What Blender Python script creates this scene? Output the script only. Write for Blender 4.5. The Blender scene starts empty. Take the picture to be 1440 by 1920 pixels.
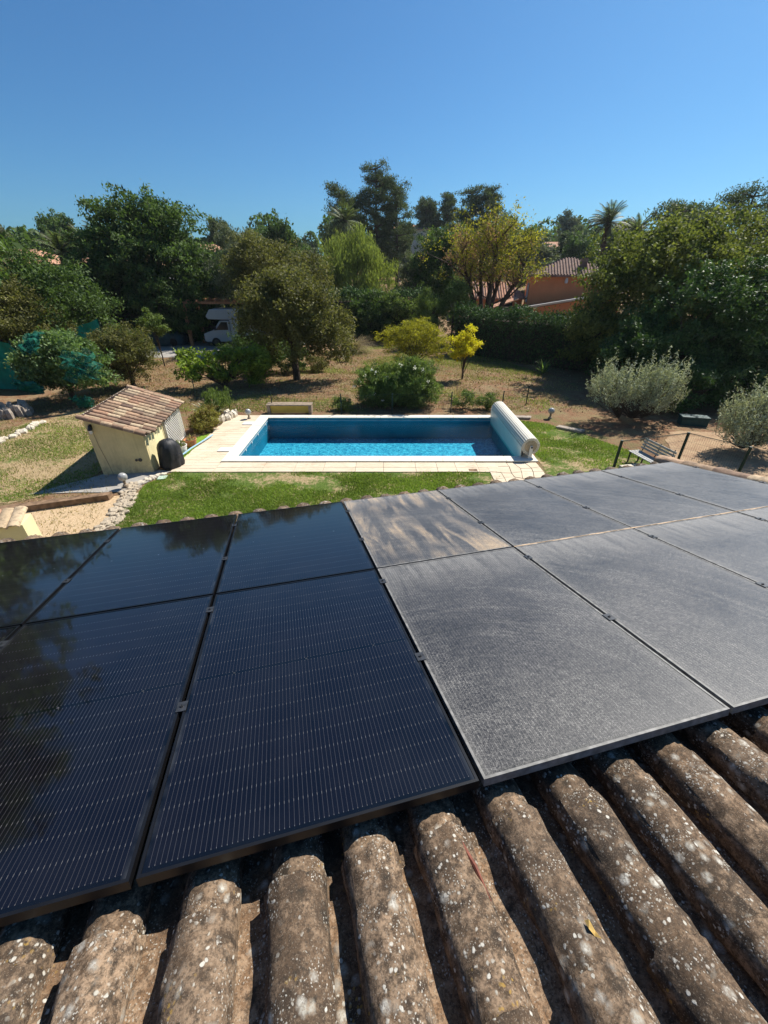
import bpy, math, random
import numpy as np
from mathutils import Matrix, Vector

# ------------------------------------------------------------------ camera, world, sun, exposure
sc = bpy.context.scene
COL = sc.collection
R = math.radians
CAMZ = 5.0
cam = bpy.data.cameras.new('camera')
cam.sensor_fit = 'HORIZONTAL'; cam.sensor_width = 36; cam.lens = 36 * 758.67 / 1440
cam.clip_start = 0.05; cam.clip_end = 4000
camo = bpy.data.objects.new('camera', cam); COL.objects.link(camo)
camo.location = (0, 0, CAMZ); camo.rotation_euler = (R(90 - 30.637), 0, 0)
sc.camera = camo

SUN_EL, SUN_AZ = R(49), R(46)
world = bpy.data.worlds.new('World'); sc.world = world; world.use_nodes = True
wn = world.node_tree; wn.nodes.clear()
sky = wn.nodes.new('ShaderNodeTexSky'); sky.sky_type = 'NISHITA'; sky.sun_disc = False
sky.sun_elevation = SUN_EL; sky.sun_rotation = SUN_AZ; sky.altitude = 100
sky.air_density = 1.0; sky.dust_density = 0.9; sky.ozone_density = 2.5
bg = wn.nodes.new('ShaderNodeBackground'); bg.inputs['Strength'].default_value = 0.062
wo = wn.nodes.new('ShaderNodeOutputWorld')
stint = wn.nodes.new('ShaderNodeMix'); stint.data_type = 'RGBA'; stint.blend_type = 'MULTIPLY'
stint.inputs[0].default_value = 1; stint.inputs[7].default_value = (.45, .86, 1.17, 1)
wn.links.new(sky.outputs[0], stint.inputs[6]); wn.links.new(stint.outputs[2], bg.inputs['Color']); wn.links.new(bg.outputs[0], wo.inputs['Surface'])

SD = Vector((math.sin(SUN_AZ) * math.cos(SUN_EL), math.cos(SUN_AZ) * math.cos(SUN_EL), math.sin(SUN_EL)))
sun = bpy.data.lights.new('sun', 'SUN'); sun.energy = 5.0; sun.angle = R(0.53); sun.color = (1, 0.94, 0.85)
suno = bpy.data.objects.new('sun', sun); COL.objects.link(suno)
suno.rotation_euler = SD.to_track_quat('Z', 'Y').to_euler(); suno.location = (20, 20, 40)
sc.view_settings.view_transform = 'Standard'; sc.view_settings.look = 'None'
sc.view_settings.exposure = 0.62; sc.view_settings.gamma = 1; sc.view_settings.use_curve_mapping = False
sc.render.engine = 'CYCLES'
sc.cycles.max_bounces = 8; sc.cycles.transparent_max_bounces = 12
sc.cycles.diffuse_bounces = 3; sc.cycles.glossy_bounces = 3; sc.cycles.caustics_reflective = False; sc.cycles.caustics_refractive = False

rng = np.random.default_rng(7)
random.seed(7)

# ------------------------------------------------------------------ node helpers
class NT:
    def __init__(s, name, spec=0.3, rough=0.8):
        s.m = bpy.data.materials.new(name); s.m.use_nodes = True
        s.t = s.m.node_tree; s.N = s.t.nodes; s.L = s.t.links
        s.b = s.N['Principled BSDF']; s.out = s.N['Material Output']
        s.b.inputs['Specular IOR Level'].default_value = spec
        s.b.inputs['Roughness'].default_value = rough
    def put(s, sock, v):
        if isinstance(v, bpy.types.NodeSocket): s.L.new(v, sock)
        elif isinstance(v, (tuple, list)) and len(v) == 3 and sock.type == 'RGBA': sock.default_value = (*v, 1)
        else: sock.default_value = v
    def co(s, kind='Object'):
        n = s.N.new('ShaderNodeTexCoord'); return n.outputs[kind]
    def pos(s):
        return s.N.new('ShaderNodeNewGeometry').outputs['Position']
    def rnd(s):
        return s.N.new('ShaderNodeObjectInfo').outputs['Random']
    def attr(s, name):
        n = s.N.new('ShaderNodeAttribute'); n.attribute_name = name; return n.outputs['Fac']
    def m_(s, op, a, b=0.0, c=None, clamp=False):
        n = s.N.new('ShaderNodeMath'); n.operation = op; n.use_clamp = clamp
        s.put(n.inputs[0], a); s.put(n.inputs[1], b)
        if c is not None: s.put(n.inputs[2], c)
        return n.outputs[0]
    def vm(s, op, a, b):
        n = s.N.new('ShaderNodeVectorMath'); n.operation = op
        s.put(n.inputs[0], a); s.put(n.inputs[1], b)
        return n.outputs[0]
    def xyz(s, v):
        n = s.N.new('ShaderNodeSeparateXYZ'); s.put(n.inputs[0], v); return n.outputs
    def noise(s, v, scale, detail=4, rough=0.55, dist=0.0):
        n = s.N.new('ShaderNodeTexNoise'); s.put(n.inputs['Vector'], v)
        n.inputs['Scale'].default_value = scale; n.inputs['Detail'].default_value = detail
        n.inputs['Roughness'].default_value = rough; n.inputs['Distortion'].default_value = dist
        return n.outputs['Fac']
    def voro(s, v, scale, feat='F1', out='Distance', rnd=1.0):
        n = s.N.new('ShaderNodeTexVoronoi'); n.feature = feat; s.put(n.inputs['Vector'], v)
        n.inputs['Scale'].default_value = scale; n.inputs['Randomness'].default_value = rnd
        return n.outputs[out]
    def mapr(s, v, a, b, c=0.0, d=1.0):
        n = s.N.new('ShaderNodeMapRange'); n.clamp = True
        s.put(n.inputs[0], v)
        for i, q in enumerate((a, b, c, d)): s.put(n.inputs[i + 1], q)
        return n.outputs[0]
    def mix(s, f, a, b):
        n = s.N.new('ShaderNodeMix'); n.data_type = 'RGBA'
        s.put(n.inputs[0], f); s.put(n.inputs[6], a); s.put(n.inputs[7], b)
        return n.outputs[2]
    def scale(s, v, sx, sy, sz):
        n = s.N.new('ShaderNodeMapping'); s.put(n.inputs[0], v); n.inputs['Scale'].default_value = (sx, sy, sz); return n.outputs[0]
    def rot(s, v, rz):
        n = s.N.new('ShaderNodeMapping'); s.put(n.inputs[0], v); n.inputs['Rotation'].default_value = (0, 0, rz); return n.outputs[0]
    def bump(s, h, strength=0.3, dist=0.01):
        n = s.N.new('ShaderNodeBump'); s.put(n.inputs['Height'], h)
        n.inputs['Strength'].default_value = strength; n.inputs['Distance'].default_value = dist
        s.L.new(n.outputs[0], s.b.inputs['Normal']); return n.outputs[0]
    def col(s, c): s.put(s.b.inputs['Base Color'], c); return s

def plain(name, c, rough=0.7, var=0.25, scale=6.0, spec=0.3, metal=0.0, bump=0.1):
    t = NT(name, spec, rough); v = t.co()
    n = t.noise(v, scale, 5)
    c = np.array(c)
    t.col(t.mix(t.mapr(n, .3, .7), tuple(c * (1 - var)), tuple(np.minimum(c * (1 + var), .95))))
    t.b.inputs['Metallic'].default_value = metal
    if bump: t.bump(t.noise(v, scale * 12, 3), bump, 0.004)
    return t.m

LK = 1.75
def leafmat(name, dark, light, rough=0.5, trans=0.3, spec=0.35):
    t = NT(name, spec*.6, min(.8, rough+.14))
    light = tuple(min(.9, x*LK) for x in light)
    a = t.attr('tint')
    c = t.mix(a, dark, light); t.col(c)
    tr = t.N.new('ShaderNodeBsdfTranslucent')
    cc = t.mix(a, tuple(min(1, x * k) for x, k in zip(dark, (1.5, 1.6, .8))), tuple(min(1, x * k) for x, k in zip(light, (1.5, 1.6, .8))))
    t.L.new(cc, tr.inputs[0])
    mx = t.N.new('ShaderNodeMixShader'); mx.inputs[0].default_value = trans
    t.L.new(t.b.outputs[0], mx.inputs[1]); t.L.new(tr.outputs[0], mx.inputs[2]); t.L.new(mx.outputs[0], t.out.inputs[0])
    return t.m

# ------------------------------------------------------------------ mesh helpers
ORG = {}
def tag(o, label=None, cat=None, group=None, kind=None):
    if label: o['label'] = label
    if cat: o['category'] = cat
    if group: o['group'] = group
    if kind: o['kind'] = kind
    return o
def thing(name, label, cat, loc=(0, 0, 0), rz=0.0, group=None, mat=None):
    o = bpy.data.objects.new(name, None); COL.objects.link(o); o.empty_display_size = .2
    if mat is not None: o.matrix_world = mat
    else: o.location = loc; o.rotation_euler = (0, 0, rz)
    return tag(o, label, cat, group)

class MB:
    def __init__(s): s.v = []; s.f = []
    def add(s, vs, fs, M=None):
        k = len(s.v)
        if M is not None: vs = [tuple(M @ Vector(p)) for p in vs]
        s.v += [tuple(p) for p in vs]; s.f += [tuple(i + k for i in f) for f in fs]; return s
    def box(s, a, b, M=None):
        x0, y0, z0 = a; x1, y1, z1 = b
        return s.add([(x0,y0,z0),(x1,y0,z0),(x1,y1,z0),(x0,y1,z0),(x0,y0,z1),(x1,y0,z1),(x1,y1,z1),(x0,y1,z1)],
                     [(0,3,2,1),(4,5,6,7),(0,1,5,4),(1,2,6,5),(2,3,7,6),(3,0,4,7)], M)
    def prism(s, poly, z0, z1, M=None):
        n = len(poly)
        a = sum(poly[i][0]*poly[(i+1)%n][1]-poly[(i+1)%n][0]*poly[i][1] for i in range(n))
        if a < 0: poly = poly[::-1]
        return s.add([(x,y,z0) for x,y in poly]+[(x,y,z1) for x,y in poly],
                     [tuple(range(n))[::-1], tuple(range(n,2*n))]+[(i,(i+1)%n,n+(i+1)%n,n+i) for i in range(n)], M)
    def tube(s, pts, rad, n=6, cap=True, M=None):
        pts = [Vector(p) for p in pts]
        if not hasattr(rad, '__len__'): rad = [rad]*len(pts)
        vs = []; fs = []
        prev = None
        for i, p in enumerate(pts):
            d = (pts[min(i+1,len(pts)-1)] - pts[max(i-1,0)]).normalized()
            if prev is None:
                a = d.orthogonal().normalized()
            else:
                a = (prev - d*prev.dot(d)); a = a.normalized() if a.length > 1e-6 else d.orthogonal().normalized()
            prev = a; b = d.cross(a)
            for k in range(n):
                t = 2*math.pi*k/n; vs.append(tuple(p + (a*math.cos(t)+b*math.sin(t))*rad[i]))
        for i in range(len(pts)-1):
            for k in range(n):
                fs.append((i*n+k, i*n+(k+1)%n, (i+1)*n+(k+1)%n, (i+1)*n+k))
        if cap:
            fs.append(tuple(range(n))[::-1]); fs.append(tuple(range((len(pts)-1)*n, len(pts)*n)))
        return s.add(vs, fs, M)
    def lathe(s, prof, n=20, c=(0,0,0), M=None):
        vs = []; fs = []
        for r, z in prof:
            for k in range(n):
                t = 2*math.pi*k/n; vs.append((c[0]+r*math.cos(t), c[1]+r*math.sin(t), c[2]+z))
        for i in range(len(prof)-1):
            for k in range(n): fs.append((i*n+k, i*n+(k+1)%n, (i+1)*n+(k+1)%n, (i+1)*n+k))
        fs.append(tuple(range(n))[::-1]); fs.append(tuple(range((len(prof)-1)*n, len(prof)*n)))
        return s.add(vs, fs, M)
    def mesh(s, name, mat, smooth=False):
        me = bpy.data.meshes.new(name); me.from_pydata(s.v, [], s.f); me.update()
        if mat: me.materials.append(mat)
        if smooth:
            me.polygons.foreach_set('use_smooth', [True]*len(me.polygons))
            try: me.set_sharp_from_angle(angle=R(40))
            except Exception: pass
        return me
    def obj(s, name, mat, parent=None, smooth=False, loc=None, bevel=0):
        return link(name, s.mesh(name, mat, smooth), parent, loc, bevel)

def link(name, me, parent=None, loc=None, bevel=0):
    o = bpy.data.objects.new(name, me); COL.objects.link(o)
    if parent is not None: o.parent = parent
    if loc is not None: o.location = loc
    if bevel:
        b = o.modifiers.new('bevel', 'BEVEL'); b.width = bevel; b.segments = 2; b.limit_method = 'ANGLE'
    return o
def dup(o, parent=None):
    c = o.copy(); COL.objects.link(c); c.parent = parent
    for ch in list(o.children): dup(ch, c)
    return c

def np_mesh(name, V, Q, mat, tint=None, k=4, smooth=False):
    me = bpy.data.meshes.new(name)
    V = np.ascontiguousarray(V, dtype=np.float32); Q = np.ascontiguousarray(Q, dtype=np.int32)
    me.vertices.add(len(V)); me.vertices.foreach_set('co', V.ravel())
    me.loops.add(Q.size); me.loops.foreach_set('vertex_index', Q.ravel())
    me.polygons.add(len(Q)); me.polygons.foreach_set('loop_start', np.arange(0, Q.size, k, dtype=np.int32))
    try: me.polygons.foreach_set('loop_total', np.full(len(Q), k, dtype=np.int32))
    except Exception: pass
    me.update(calc_edges=True)
    if tint is not None:
        a = me.attributes.new('tint', 'FLOAT', 'FACE'); a.data.foreach_set('value', np.ascontiguousarray(tint, dtype=np.float32))
    if smooth: me.polygons.foreach_set('use_smooth', [True]*len(Q))
    me.materials.append(mat)
    return me

def unit(v): return v/np.maximum(np.linalg.norm(v, axis=-1, keepdims=True), 1e-9)
def leaf_arrays(P, size, aspect=0.45, axis=None, axis_w=0.0, g=rng, up=0.3):
    n = len(P)
    L = unit(g.normal(size=(n,3)))
    if axis is not None: L = unit(L*(1-axis_w)+unit(axis)*axis_w)
    N = unit(g.normal(size=(n,3))+np.array([0,0,up*2]))
    W = unit(np.cross(L, N))
    s = size*g.uniform(.6, 1.35, (n,1))
    a = L*s*.5; b = W*s*.5*aspect
    V = np.empty((n,4,3)); V[:,0] = P-a; V[:,1] = P+b-a*.1; V[:,2] = P+a; V[:,3] = P-b-a*.1
    return V.reshape(-1,3), np.arange(4*n).reshape(-1,4)

def crown_points(blobs, ncl, per, cr, g, shell=.55, flat=.75, droop=0.0, bottom=None):
    w = np.array([b[3]*b[4]*b[5] for b in blobs])**.75; w /= w.sum()
    idx = g.choice(len(blobs), ncl, p=w); B = np.array([b[:6] for b in blobs])[idx]
    d = unit(g.normal(size=(ncl,3)))
    ph = g.uniform(0, 6.28, 6)
    bump = 1+.13*np.sin(d[:,0]*5+ph[0])*np.sin(d[:,1]*5+ph[1])+.1*np.sin(d[:,2]*9+ph[2]+d[:,0]*7)
    r = (shell+(1-shell)*g.random(ncl)**.6)*bump
    nb = max(8, ncl//13); own = g.integers(nb, size=ncl)          # clusters gather into boughs
    bi = g.choice(len(blobs), nb, p=w); BB = np.array([b[:6] for b in blobs])[bi]; bd = unit(g.normal(size=(nb,3)))
    bc = BB[:,:3]+bd*BB[:,3:6]*(shell+(.97-shell)*g.random(nb)**.5)[:,None]
    spread = BB[own][:,3:6].mean(1)[:,None]*g.uniform(.10, .26, nb)[own][:,None]
    C = bc[own]+np.clip(g.normal(size=(ncl,3)), -1.5, 1.5)*spread*np.array([1,1,.6])
    fill = g.random(ncl) < .38
    C[fill] = (B[:,:3]+d*B[:,3:6]*r[:,None]*.86)[fill]; d = np.where(fill[:,None], d, unit(C-BB[own][:,:3]))
    if bottom is not None: C[:,2] = np.maximum(C[:,2], bottom+g.random(ncl)*.3)
    ct = g.random(ncl)
    P = np.repeat(C, per, 0)
    off = g.normal(size=(len(P),3))*cr*.55; off[:,2] *= flat
    if droop: off[:,2] -= np.abs(g.normal(size=len(P)))*droop
    P = P+off
    O = np.repeat(d, per, 0)
    T = np.clip(np.repeat(ct, per)*.6+g.random(len(P))*.5-.05, 0, 1)
    return C, P, O, T

M_bark = None
def limbs(base, height, targets, r0, g, lean=(0,0), forks=10, trunk_top=.6, n=6):
    mb = MB()
    b = Vector(base); top = b+Vector((lean[0], lean[1], height*trunk_top))
    pts = [b, b+(top-b)*.35+Vector((g.normal()*.04*height*.3, g.normal()*.04*height*.3, 0)), b+(top-b)*.7, top]
    mb.tube(pts, [r0*1.25, r0, r0*.8, r0*.6], n+2)
    if len(targets):
        sel = targets[g.choice(len(targets), min(forks, len(targets)), replace=False)]
        for t in sel:
            t = Vector(t); f = .35+.6*g.random()
            s = b+(top-b)*f
            mid = s+(t-s)*.5+Vector((g.normal()*.1, g.normal()*.1, .12*(t-s).length))
            rr = r0*(.5-.2*f)
            mb.tube([s, s+(mid-s)*.5, mid, t], [rr, rr*.8, rr*.55, rr*.15], 5, cap=False)
    return mb

def tree(name, label, cat, base, blobs, leaf, ncl, per, cr, size, height, r0=.15, group=None, aspect=.45, seed=1, bark=None,
         shell=.55, droop=0.0, axis=None, axis_w=0.0, forks=10, trunk_top=.6, lean=(0,0), flat=.75, bottom=.15, up=.3, kindpart='crown', trunk=True, stuffy=None):
    g = np.random.default_rng(seed)
    t = thing(name, label, cat, base, group=group)
    C, P, O, T = crown_points(blobs, ncl, per, cr, g, shell, flat, droop, bottom)
    ax = O if axis is None else np.tile(np.array(axis, float), (len(P),1))
    V, Q = leaf_arrays(P, size, aspect, ax, axis_w, g, up)
    link(kindpart, np_mesh(kindpart, V, Q, leaf, T), t)
    if trunk:
        limbs((0,0,-.1), height, C, r0, g, lean, forks, trunk_top).obj('trunk', bark or M_bark, t, smooth=True)
    return t
def copy_thing(src, loc, rz, s, label):
    c = dup(src); c.location = loc; c.rotation_euler = (0,0,rz); c.scale = (s,s,s) if not hasattr(s,'__len__') else s
    c['label'] = label; return c

# ------------------------------------------------------------------ materials
def tile_material(name, pan=False):
    t = NT(name, .25, .9)
    off = t.N.new('ShaderNodeCombineXYZ'); r = t.rnd()
    for i, k in enumerate((37.0, 91.0, 13.0)): t.put(off.inputs[i], t.m_('MULTIPLY', r, k))
    v = t.vm('ADD', t.co(), off.outputs[0])
    big = t.noise(v, 7, 4, .6); fine = t.noise(v, 120, 5, .7); mid = t.noise(v, 28, 5, .65)
    c = t.mix(t.mapr(big, .35, .65), (.050,.034,.022), (.165,.104,.060)) if not pan else t.mix(t.mapr(big, .3, .6), (.06,.042,.028), (.22,.13,.07))
    c = t.mix(t.mapr(t.m_('ADD', mid, t.m_('MULTIPLY', r, .12)), .52, .70), c, (.32,.22,.14))
    c = t.mix(t.m_('MULTIPLY', t.mapr(fine, .47, .60), .6), c, (.022,.018,.014))
    c = t.mix(t.m_('MULTIPLY', t.mapr(t.noise(v, 260, 3, .6), .58, .68), .6), c, (.42,.34,.25))
    c = t.mix(t.m_('MULTIPLY', t.m_('FRACT', t.m_('MULTIPLY', r, 7.3)), .45), c, (.05,.038,.028))
    # black moss blotches, then pale lichen discs of several sizes
    c = t.mix(t.m_('MULTIPLY', t.mapr(t.noise(v, 17, 6, .75), .56, .66), .75), c, (.028,.024,.018))
    wv = t.vm('ADD', v, t.vm('MULTIPLY', t.N_wob(v), (.012,.012,.012)))
    def discs(sc_, r0, r1, ns, lo, hi):
        d = t.voro(wv, sc_); cells = t.noise(v, ns, 2)
        return t.m_('MULTIPLY', t.mapr(d, r0, r1, 1, 0), t.mapr(cells, lo, hi))
    l1 = discs(44, .18, .27, 9, .50, .57); l2 = t.m_('MULTIPLY', discs(110, .22, .30, 11, .50, .57), .7); l3 = discs(20, .15, .36, 5, .51, .60)
    l3 = t.m_('MULTIPLY', l3, t.mapr(fine, .38, .55, .35, 1))
    lich = t.m_('MAXIMUM', t.m_('MAXIMUM', l1, l2), l3)
    lc = t.mix(t.mapr(mid, .4, .6), (.60,.57,.50), (.40,.38,.32))
    c = t.mix(t.m_('MULTIPLY', lich, .85), c, lc)
    yl = t.m_('MULTIPLY', discs(60, .2, .3, 6, .6, .66), .7)
    c = t.mix(yl, c, (.35,.22,.05))
    t.col(c)
    h = t.m_('ADD', t.m_('MULTIPLY', fine, .6), t.m_('ADD', t.m_('MULTIPLY', mid, .8), t.m_('MULTIPLY', lich, .25)))
    t.bump(h, .6, .005)
    return t.m
def _wob(s, v):
    n = s.N.new('ShaderNodeTexNoise'); s.put(n.inputs['Vector'], v); n.inputs['Scale'].default_value = 70; n.inputs['Detail'].default_value = 3
    return s.vm('SUBTRACT', n.outputs['Color'], (.5,.5,.5))
NT.N_wob = _wob

M_tile = tile_material('weathered_tile'); M_pan = tile_material('weathered_pan', True)
M_bark = plain('bark', (.075,.055,.04), .9, .5, 9, .2, bump=.6)
M_wood = plain('weathered_wood', (.28,.22,.16), .8, .3, 8, .2)
M_black = plain('black_metal', (.018,.019,.021), .42, .3, 10, .45, bump=.03)
M_clamp = plain('grey_metal', (.06,.062,.066), .4, .4, 30, .5, .6, .05)
M_dgreen = plain('dark_green_paint', (.012,.03,.026), .5, .2, 8)
M_white = plain('white_plastic', (.72,.70,.65), .45, .07, 4, .4, bump=.03)
M_pvc = plain('cream_pvc', (.74,.70,.60), .42, .05, 3, .45, bump=.02)
M_yellow = plain('yellow_render', (.66,.55,.30), .9, .10, 1.6, .15, bump=.35)
def render_mat(name, c):
    t = NT(name, .12, .92); v = t.co(); x, y, z = t.xyz(t.pos()); c = np.array(c)
    b = t.mix(t.mapr(t.noise(v, 1.6, 5, .65), .35, .65), tuple(c*.86), tuple(np.minimum(c*1.06, .9)))
    sp = t.m_('MULTIPLY', t.mapr(t.noise(v, 6, 5, .7), .42, .62), t.mapr(z, .05, .55, .75, 0))
    run = t.m_('MULTIPLY', t.mapr(t.noise(t.scale(v, 7, 7, .5), 1.6, 4, .7), .52, .68), .35)
    b = t.mix(sp, b, (.30,.24,.15)); b = t.mix(run, b, tuple(c*.6)); t.col(b)
    t.bump(t.noise(v, 70, 4, .7), .5, .006); return t.m
M_yellow = render_mat('yellow_render', (.66,.55,.30))
M_yellow2 = plain('pale_yellow_render', (.70,.62,.36), .9, .12, 2.0, .15, bump=.35)
M_orange = plain('orange_render', (.66,.25,.105), .9, .10, .8, .1, bump=.2)
M_cream = plain('cream_render', (.62,.56,.47), .9, .08, .8, .1)
M_shutter = plain('white_shutter', (.62,.62,.62), .6, .05, 3)
M_bench = plain('grey_white_wood', (.36,.36,.35), .7, .25, 6)
M_glassdark = plain('dark_window_glass', (.02,.025,.03), .08, .1, 3, .6, bump=0)
M_terra = plain('terracotta', (.48,.20,.09), .75, .2, 10)
M_stone = plain('pale_stone', (.56,.50,.40), .9, .25, 9, .15, bump=.6)
M_stone2 = plain('grey_stone', (.33,.28,.23), .9, .35, 9, .15, bump=.6)
M_concrete = plain('concrete', (.33,.31,.28), .9, .2, 3, .15, bump=.3)
M_tarp = plain('blue_green_tarp', (.02,.055,.065), .45, .4, 2.5, .4, bump=.2)
M_cover = plain('black_fabric', (.016,.017,.02), .55, .35, 12, .35, bump=.5)
M_sleeper = plain('old_timber', (.20,.13,.08), .9, .45, 7, .15, bump=.6)
M_debris = plain('dry_red_bark', (.16,.05,.03), .7, .4, 40)
M_dryleaf = plain('dry_yellow_leaf', (.50,.33,.10), .7, .3, 60)
M_pergola = plain('orange_timber', (.42,.20,.10), .75, .2, 8)
M_blue = plain('pale_blue_plastic', (.30,.50,.68), .4, .05, 5)
M_tealcover = plain('teal_plastic', (.015,.06,.065), .5, .25, 5)
M_van = plain('white_vehicle_paint', (.42,.43,.45), .25, .03, 2, .5, bump=0)
M_rubber = plain('tyre_rubber', (.02,.02,.02), .8, .2, 10)

def shed_tile_mat():
    t = NT('clay_tile', .2, .85); r = t.rnd(); v = t.pos()
    n = t.N.new('ShaderNodeValToRGB'); t.put(n.inputs[0], r)
    e = n.color_ramp; e.interpolation = 'LINEAR'
    cols = [(0,(.52,.40,.25)),(.2,(.25,.155,.105)),(.4,(.46,.31,.20)),(.55,(.16,.105,.08)),(.7,(.55,.43,.28)),(.85,(.42,.24,.15)),(1,(.30,.20,.14))]
    while len(e.elements) < len(cols): e.elements.new(.5)
    for el, (p, c) in zip(e.elements, cols): el.position = p; el.color = (*c, 1)
    c = t.mix(t.m_('MULTIPLY', t.mapr(t.noise(v, 14, 5, .7), .45, .65), .55), n.outputs[0], (.10,.075,.055))
    t.col(c); t.bump(t.noise(v, 80, 4), .4, .004); return t.m
M_shedtile = shed_tile_mat()

def water_mat():
    t = NT('pool_water', .5, .02); t.N.remove(t.b)
    v = t.co()
    h = t.m_('ADD', t.noise(t.scale(v, 1, 1.3, 1), 5.5, 4, .55, .6), t.m_('MULTIPLY', t.noise(v, 17, 3, .5, .4), .35))
    bp = t.N.new('ShaderNodeBump'); t.put(bp.inputs['Height'], h); bp.inputs['Strength'].default_value = .55; bp.inputs['Distance'].default_value = .02
    fr = t.N.new('ShaderNodeFresnel'); fr.inputs['IOR'].default_value = 1.33; t.L.new(bp.outputs[0], fr.inputs['Normal'])
    gl = t.N.new('ShaderNodeBsdfGlossy'); gl.inputs['Roughness'].default_value = .03; t.L.new(bp.outputs[0], gl.inputs['Normal'])
    tr = t.N.new('ShaderNodeBsdfTransparent'); tr.inputs[0].default_value = (.40, .80, .90, 1)
    mx = t.N.new('ShaderNodeMixShader'); t.L.new(fr.outputs[0], mx.inputs[0]); t.L.new(tr.outputs[0], mx.inputs[1]); t.L.new(gl.outputs[0], mx.inputs[2])
    t.L.new(mx.outputs[0], t.out.inputs[0]); return t.m
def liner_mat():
    t = NT('caustic_liner', .2, .6); v = t.co()  # pale cyan speckle painted into the floor colour in place of water caustics
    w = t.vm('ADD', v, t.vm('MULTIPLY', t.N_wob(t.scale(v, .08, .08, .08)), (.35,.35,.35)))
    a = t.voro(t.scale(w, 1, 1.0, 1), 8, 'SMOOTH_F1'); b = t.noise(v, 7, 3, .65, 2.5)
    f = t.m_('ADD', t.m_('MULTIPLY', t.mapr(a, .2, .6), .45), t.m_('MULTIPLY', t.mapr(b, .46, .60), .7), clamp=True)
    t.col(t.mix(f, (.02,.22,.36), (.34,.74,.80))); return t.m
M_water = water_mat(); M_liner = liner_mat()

def travertine():
    t = NT('travertine', .2, .85); v = t.pos(); r = t.rnd()
    n = t.noise(t.scale(v, 2.5, 22, 5), 2.2, 5, .65); q = t.noise(v, 1.3, 4)
    c = t.mix(t.mapr(n, .42, .68), (.66,.57,.42), (.44,.31,.21))
    c = t.mix(t.mapr(q, .35, .6), c, t.mix(.5, c, (.70,.62,.48)))
    c = t.mix(t.m_('MULTIPLY', r, .35), c, (.50,.40,.28))
    t.col(c); t.bump(n, .4, .01); return t.m
M_trav = travertine()

def ground_mat():
    t = NT('dry_ground', .1, .95); v = t.pos()
    n1 = t.noise(v, .22, 4, .6); n2 = t.noise(v, 1.6, 5, .7); n3 = t.noise(v, 14, 5, .75); n4 = t.noise(v, 60, 4, .7)
    soil = t.mix(t.mapr(n3, .38, .62), (.13,.068,.038), (.30,.17,.098))
    straw = t.mix(t.mapr(n4, .4, .6), (.17,.115,.06), (.35,.26,.155))
    c = t.mix(t.mapr(n2, .42, .6), soil, straw)
    g = t.m_('MULTIPLY', t.mapr(n1, .46, .62), t.mapr(n2, .42, .62))
    c = t.mix(t.m_('MULTIPLY', g, .8), c, t.mix(t.mapr(n4, .4, .6), (.06,.075,.02), (.17,.17,.06)))
    t.col(c); t.bump(t.m_('ADD', n3, n4), .8, .03); return t.m
def lawn_mat(dry):
    t = NT('lawn_soil', .1, .95); v = t.pos()
    n2 = t.noise(v, 1.1, 5, .65); n3 = t.noise(v, 9, 5, .75); n4 = t.noise(v, 60, 4, .7)
    grass = t.mix(t.mapr(n4, .35, .62), (.035,.065,.012), (.14,.20,.04))
    straw = t.mix(t.mapr(n4, .35, .6), (.20,.13,.07), (.50,.38,.22))
    f = t.m_('ADD', t.m_('MULTIPLY', n2, .6), t.m_('MULTIPLY', n3, .4))
    t.col(t.mix(t.mapr(f, dry, dry+.09), grass, straw)); t.bump(t.m_('ADD', n3, n4), .8, .03); return t.m
def gravel_mat(a, b, name='gravel'):
    t = NT(name, .15, .95); v = t.pos(); d = t.voro(v, 55, 'F1', 'Color'); dd = t.voro(v, 55)
    c = t.mix(t.xyz(d)[0], a, b); c = t.mix(t.mapr(t.noise(v, 2.5, 5, .6), .35, .65, 0, .5), c, (.48,.36,.22))
    t.col(c); t.bump(t.m_('SUBTRACT', 1.0, dd), .6, .01); return t.m

# leaves
L_dark   = leafmat('leaf_dark_green', (.022,.045,.014), (.075,.115,.032))
L_olive_dk = leafmat('leaf_oak_brown_green', (.040,.045,.014), (.13,.125,.042))
L_mid    = leafmat('leaf_mid_green', (.040,.068,.018), (.13,.17,.045))
L_pine   = leafmat('needle_pine', (.026,.040,.018), (.085,.11,.042), .6, .2)
L_grey   = leafmat('leaf_grey_green', (.050,.062,.038), (.14,.155,.095), .6, .2)
L_silver = leafmat('leaf_silver_olive', (.11,.125,.075), (.36,.38,.26), .6, .15)
L_yellow = leafmat('leaf_bright_yellow', (.34,.28,.015), (.46,.40,.025), .5, .4)
L_ygreen = leafmat('leaf_yellow_green', (.10,.11,.012), (.25,.225,.022), .5, .4)
L_autumn = leafmat('leaf_autumn_plane', (.06,.072,.014), (.23,.20,.03), .5, .35)
L_maple  = leafmat('leaf_maple', (.030,.052,.015), (.145,.155,.042), .5, .3, .25)
L_glossy = leafmat('leaf_glossy_green', (.014,.038,.012), (.06,.105,.03), .42, .2, .4)
L_citrus = leafmat('leaf_citrus', (.022,.05,.016), (.13,.19,.07), .35, .3, .5)
L_fig    = leafmat('leaf_loquat', (.05,.085,.012), (.17,.225,.035), .4, .4, .4)
L_willow = leafmat('leaf_willow', (.065,.085,.02), (.20,.23,.06), .5, .35)
L_hedge  = leafmat('leaf_hedge', (.014,.035,.012), (.055,.095,.03), .6, .15)
L_red    = leafmat('leaf_reddish', (.10,.05,.02), (.20,.20,.05), .5, .3)
L_brown  = leafmat('leaf_brown_pink', (.10,.06,.04), (.26,.15,.10), .6, .3)
L_straw  = leafmat('leaf_straw', (.18,.14,.08), (.27,.22,.13), .7, .3)
L_grassb = leafmat('grass_blade', (.055,.085,.015), (.16,.215,.045), .55, .4, .2)
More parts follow.
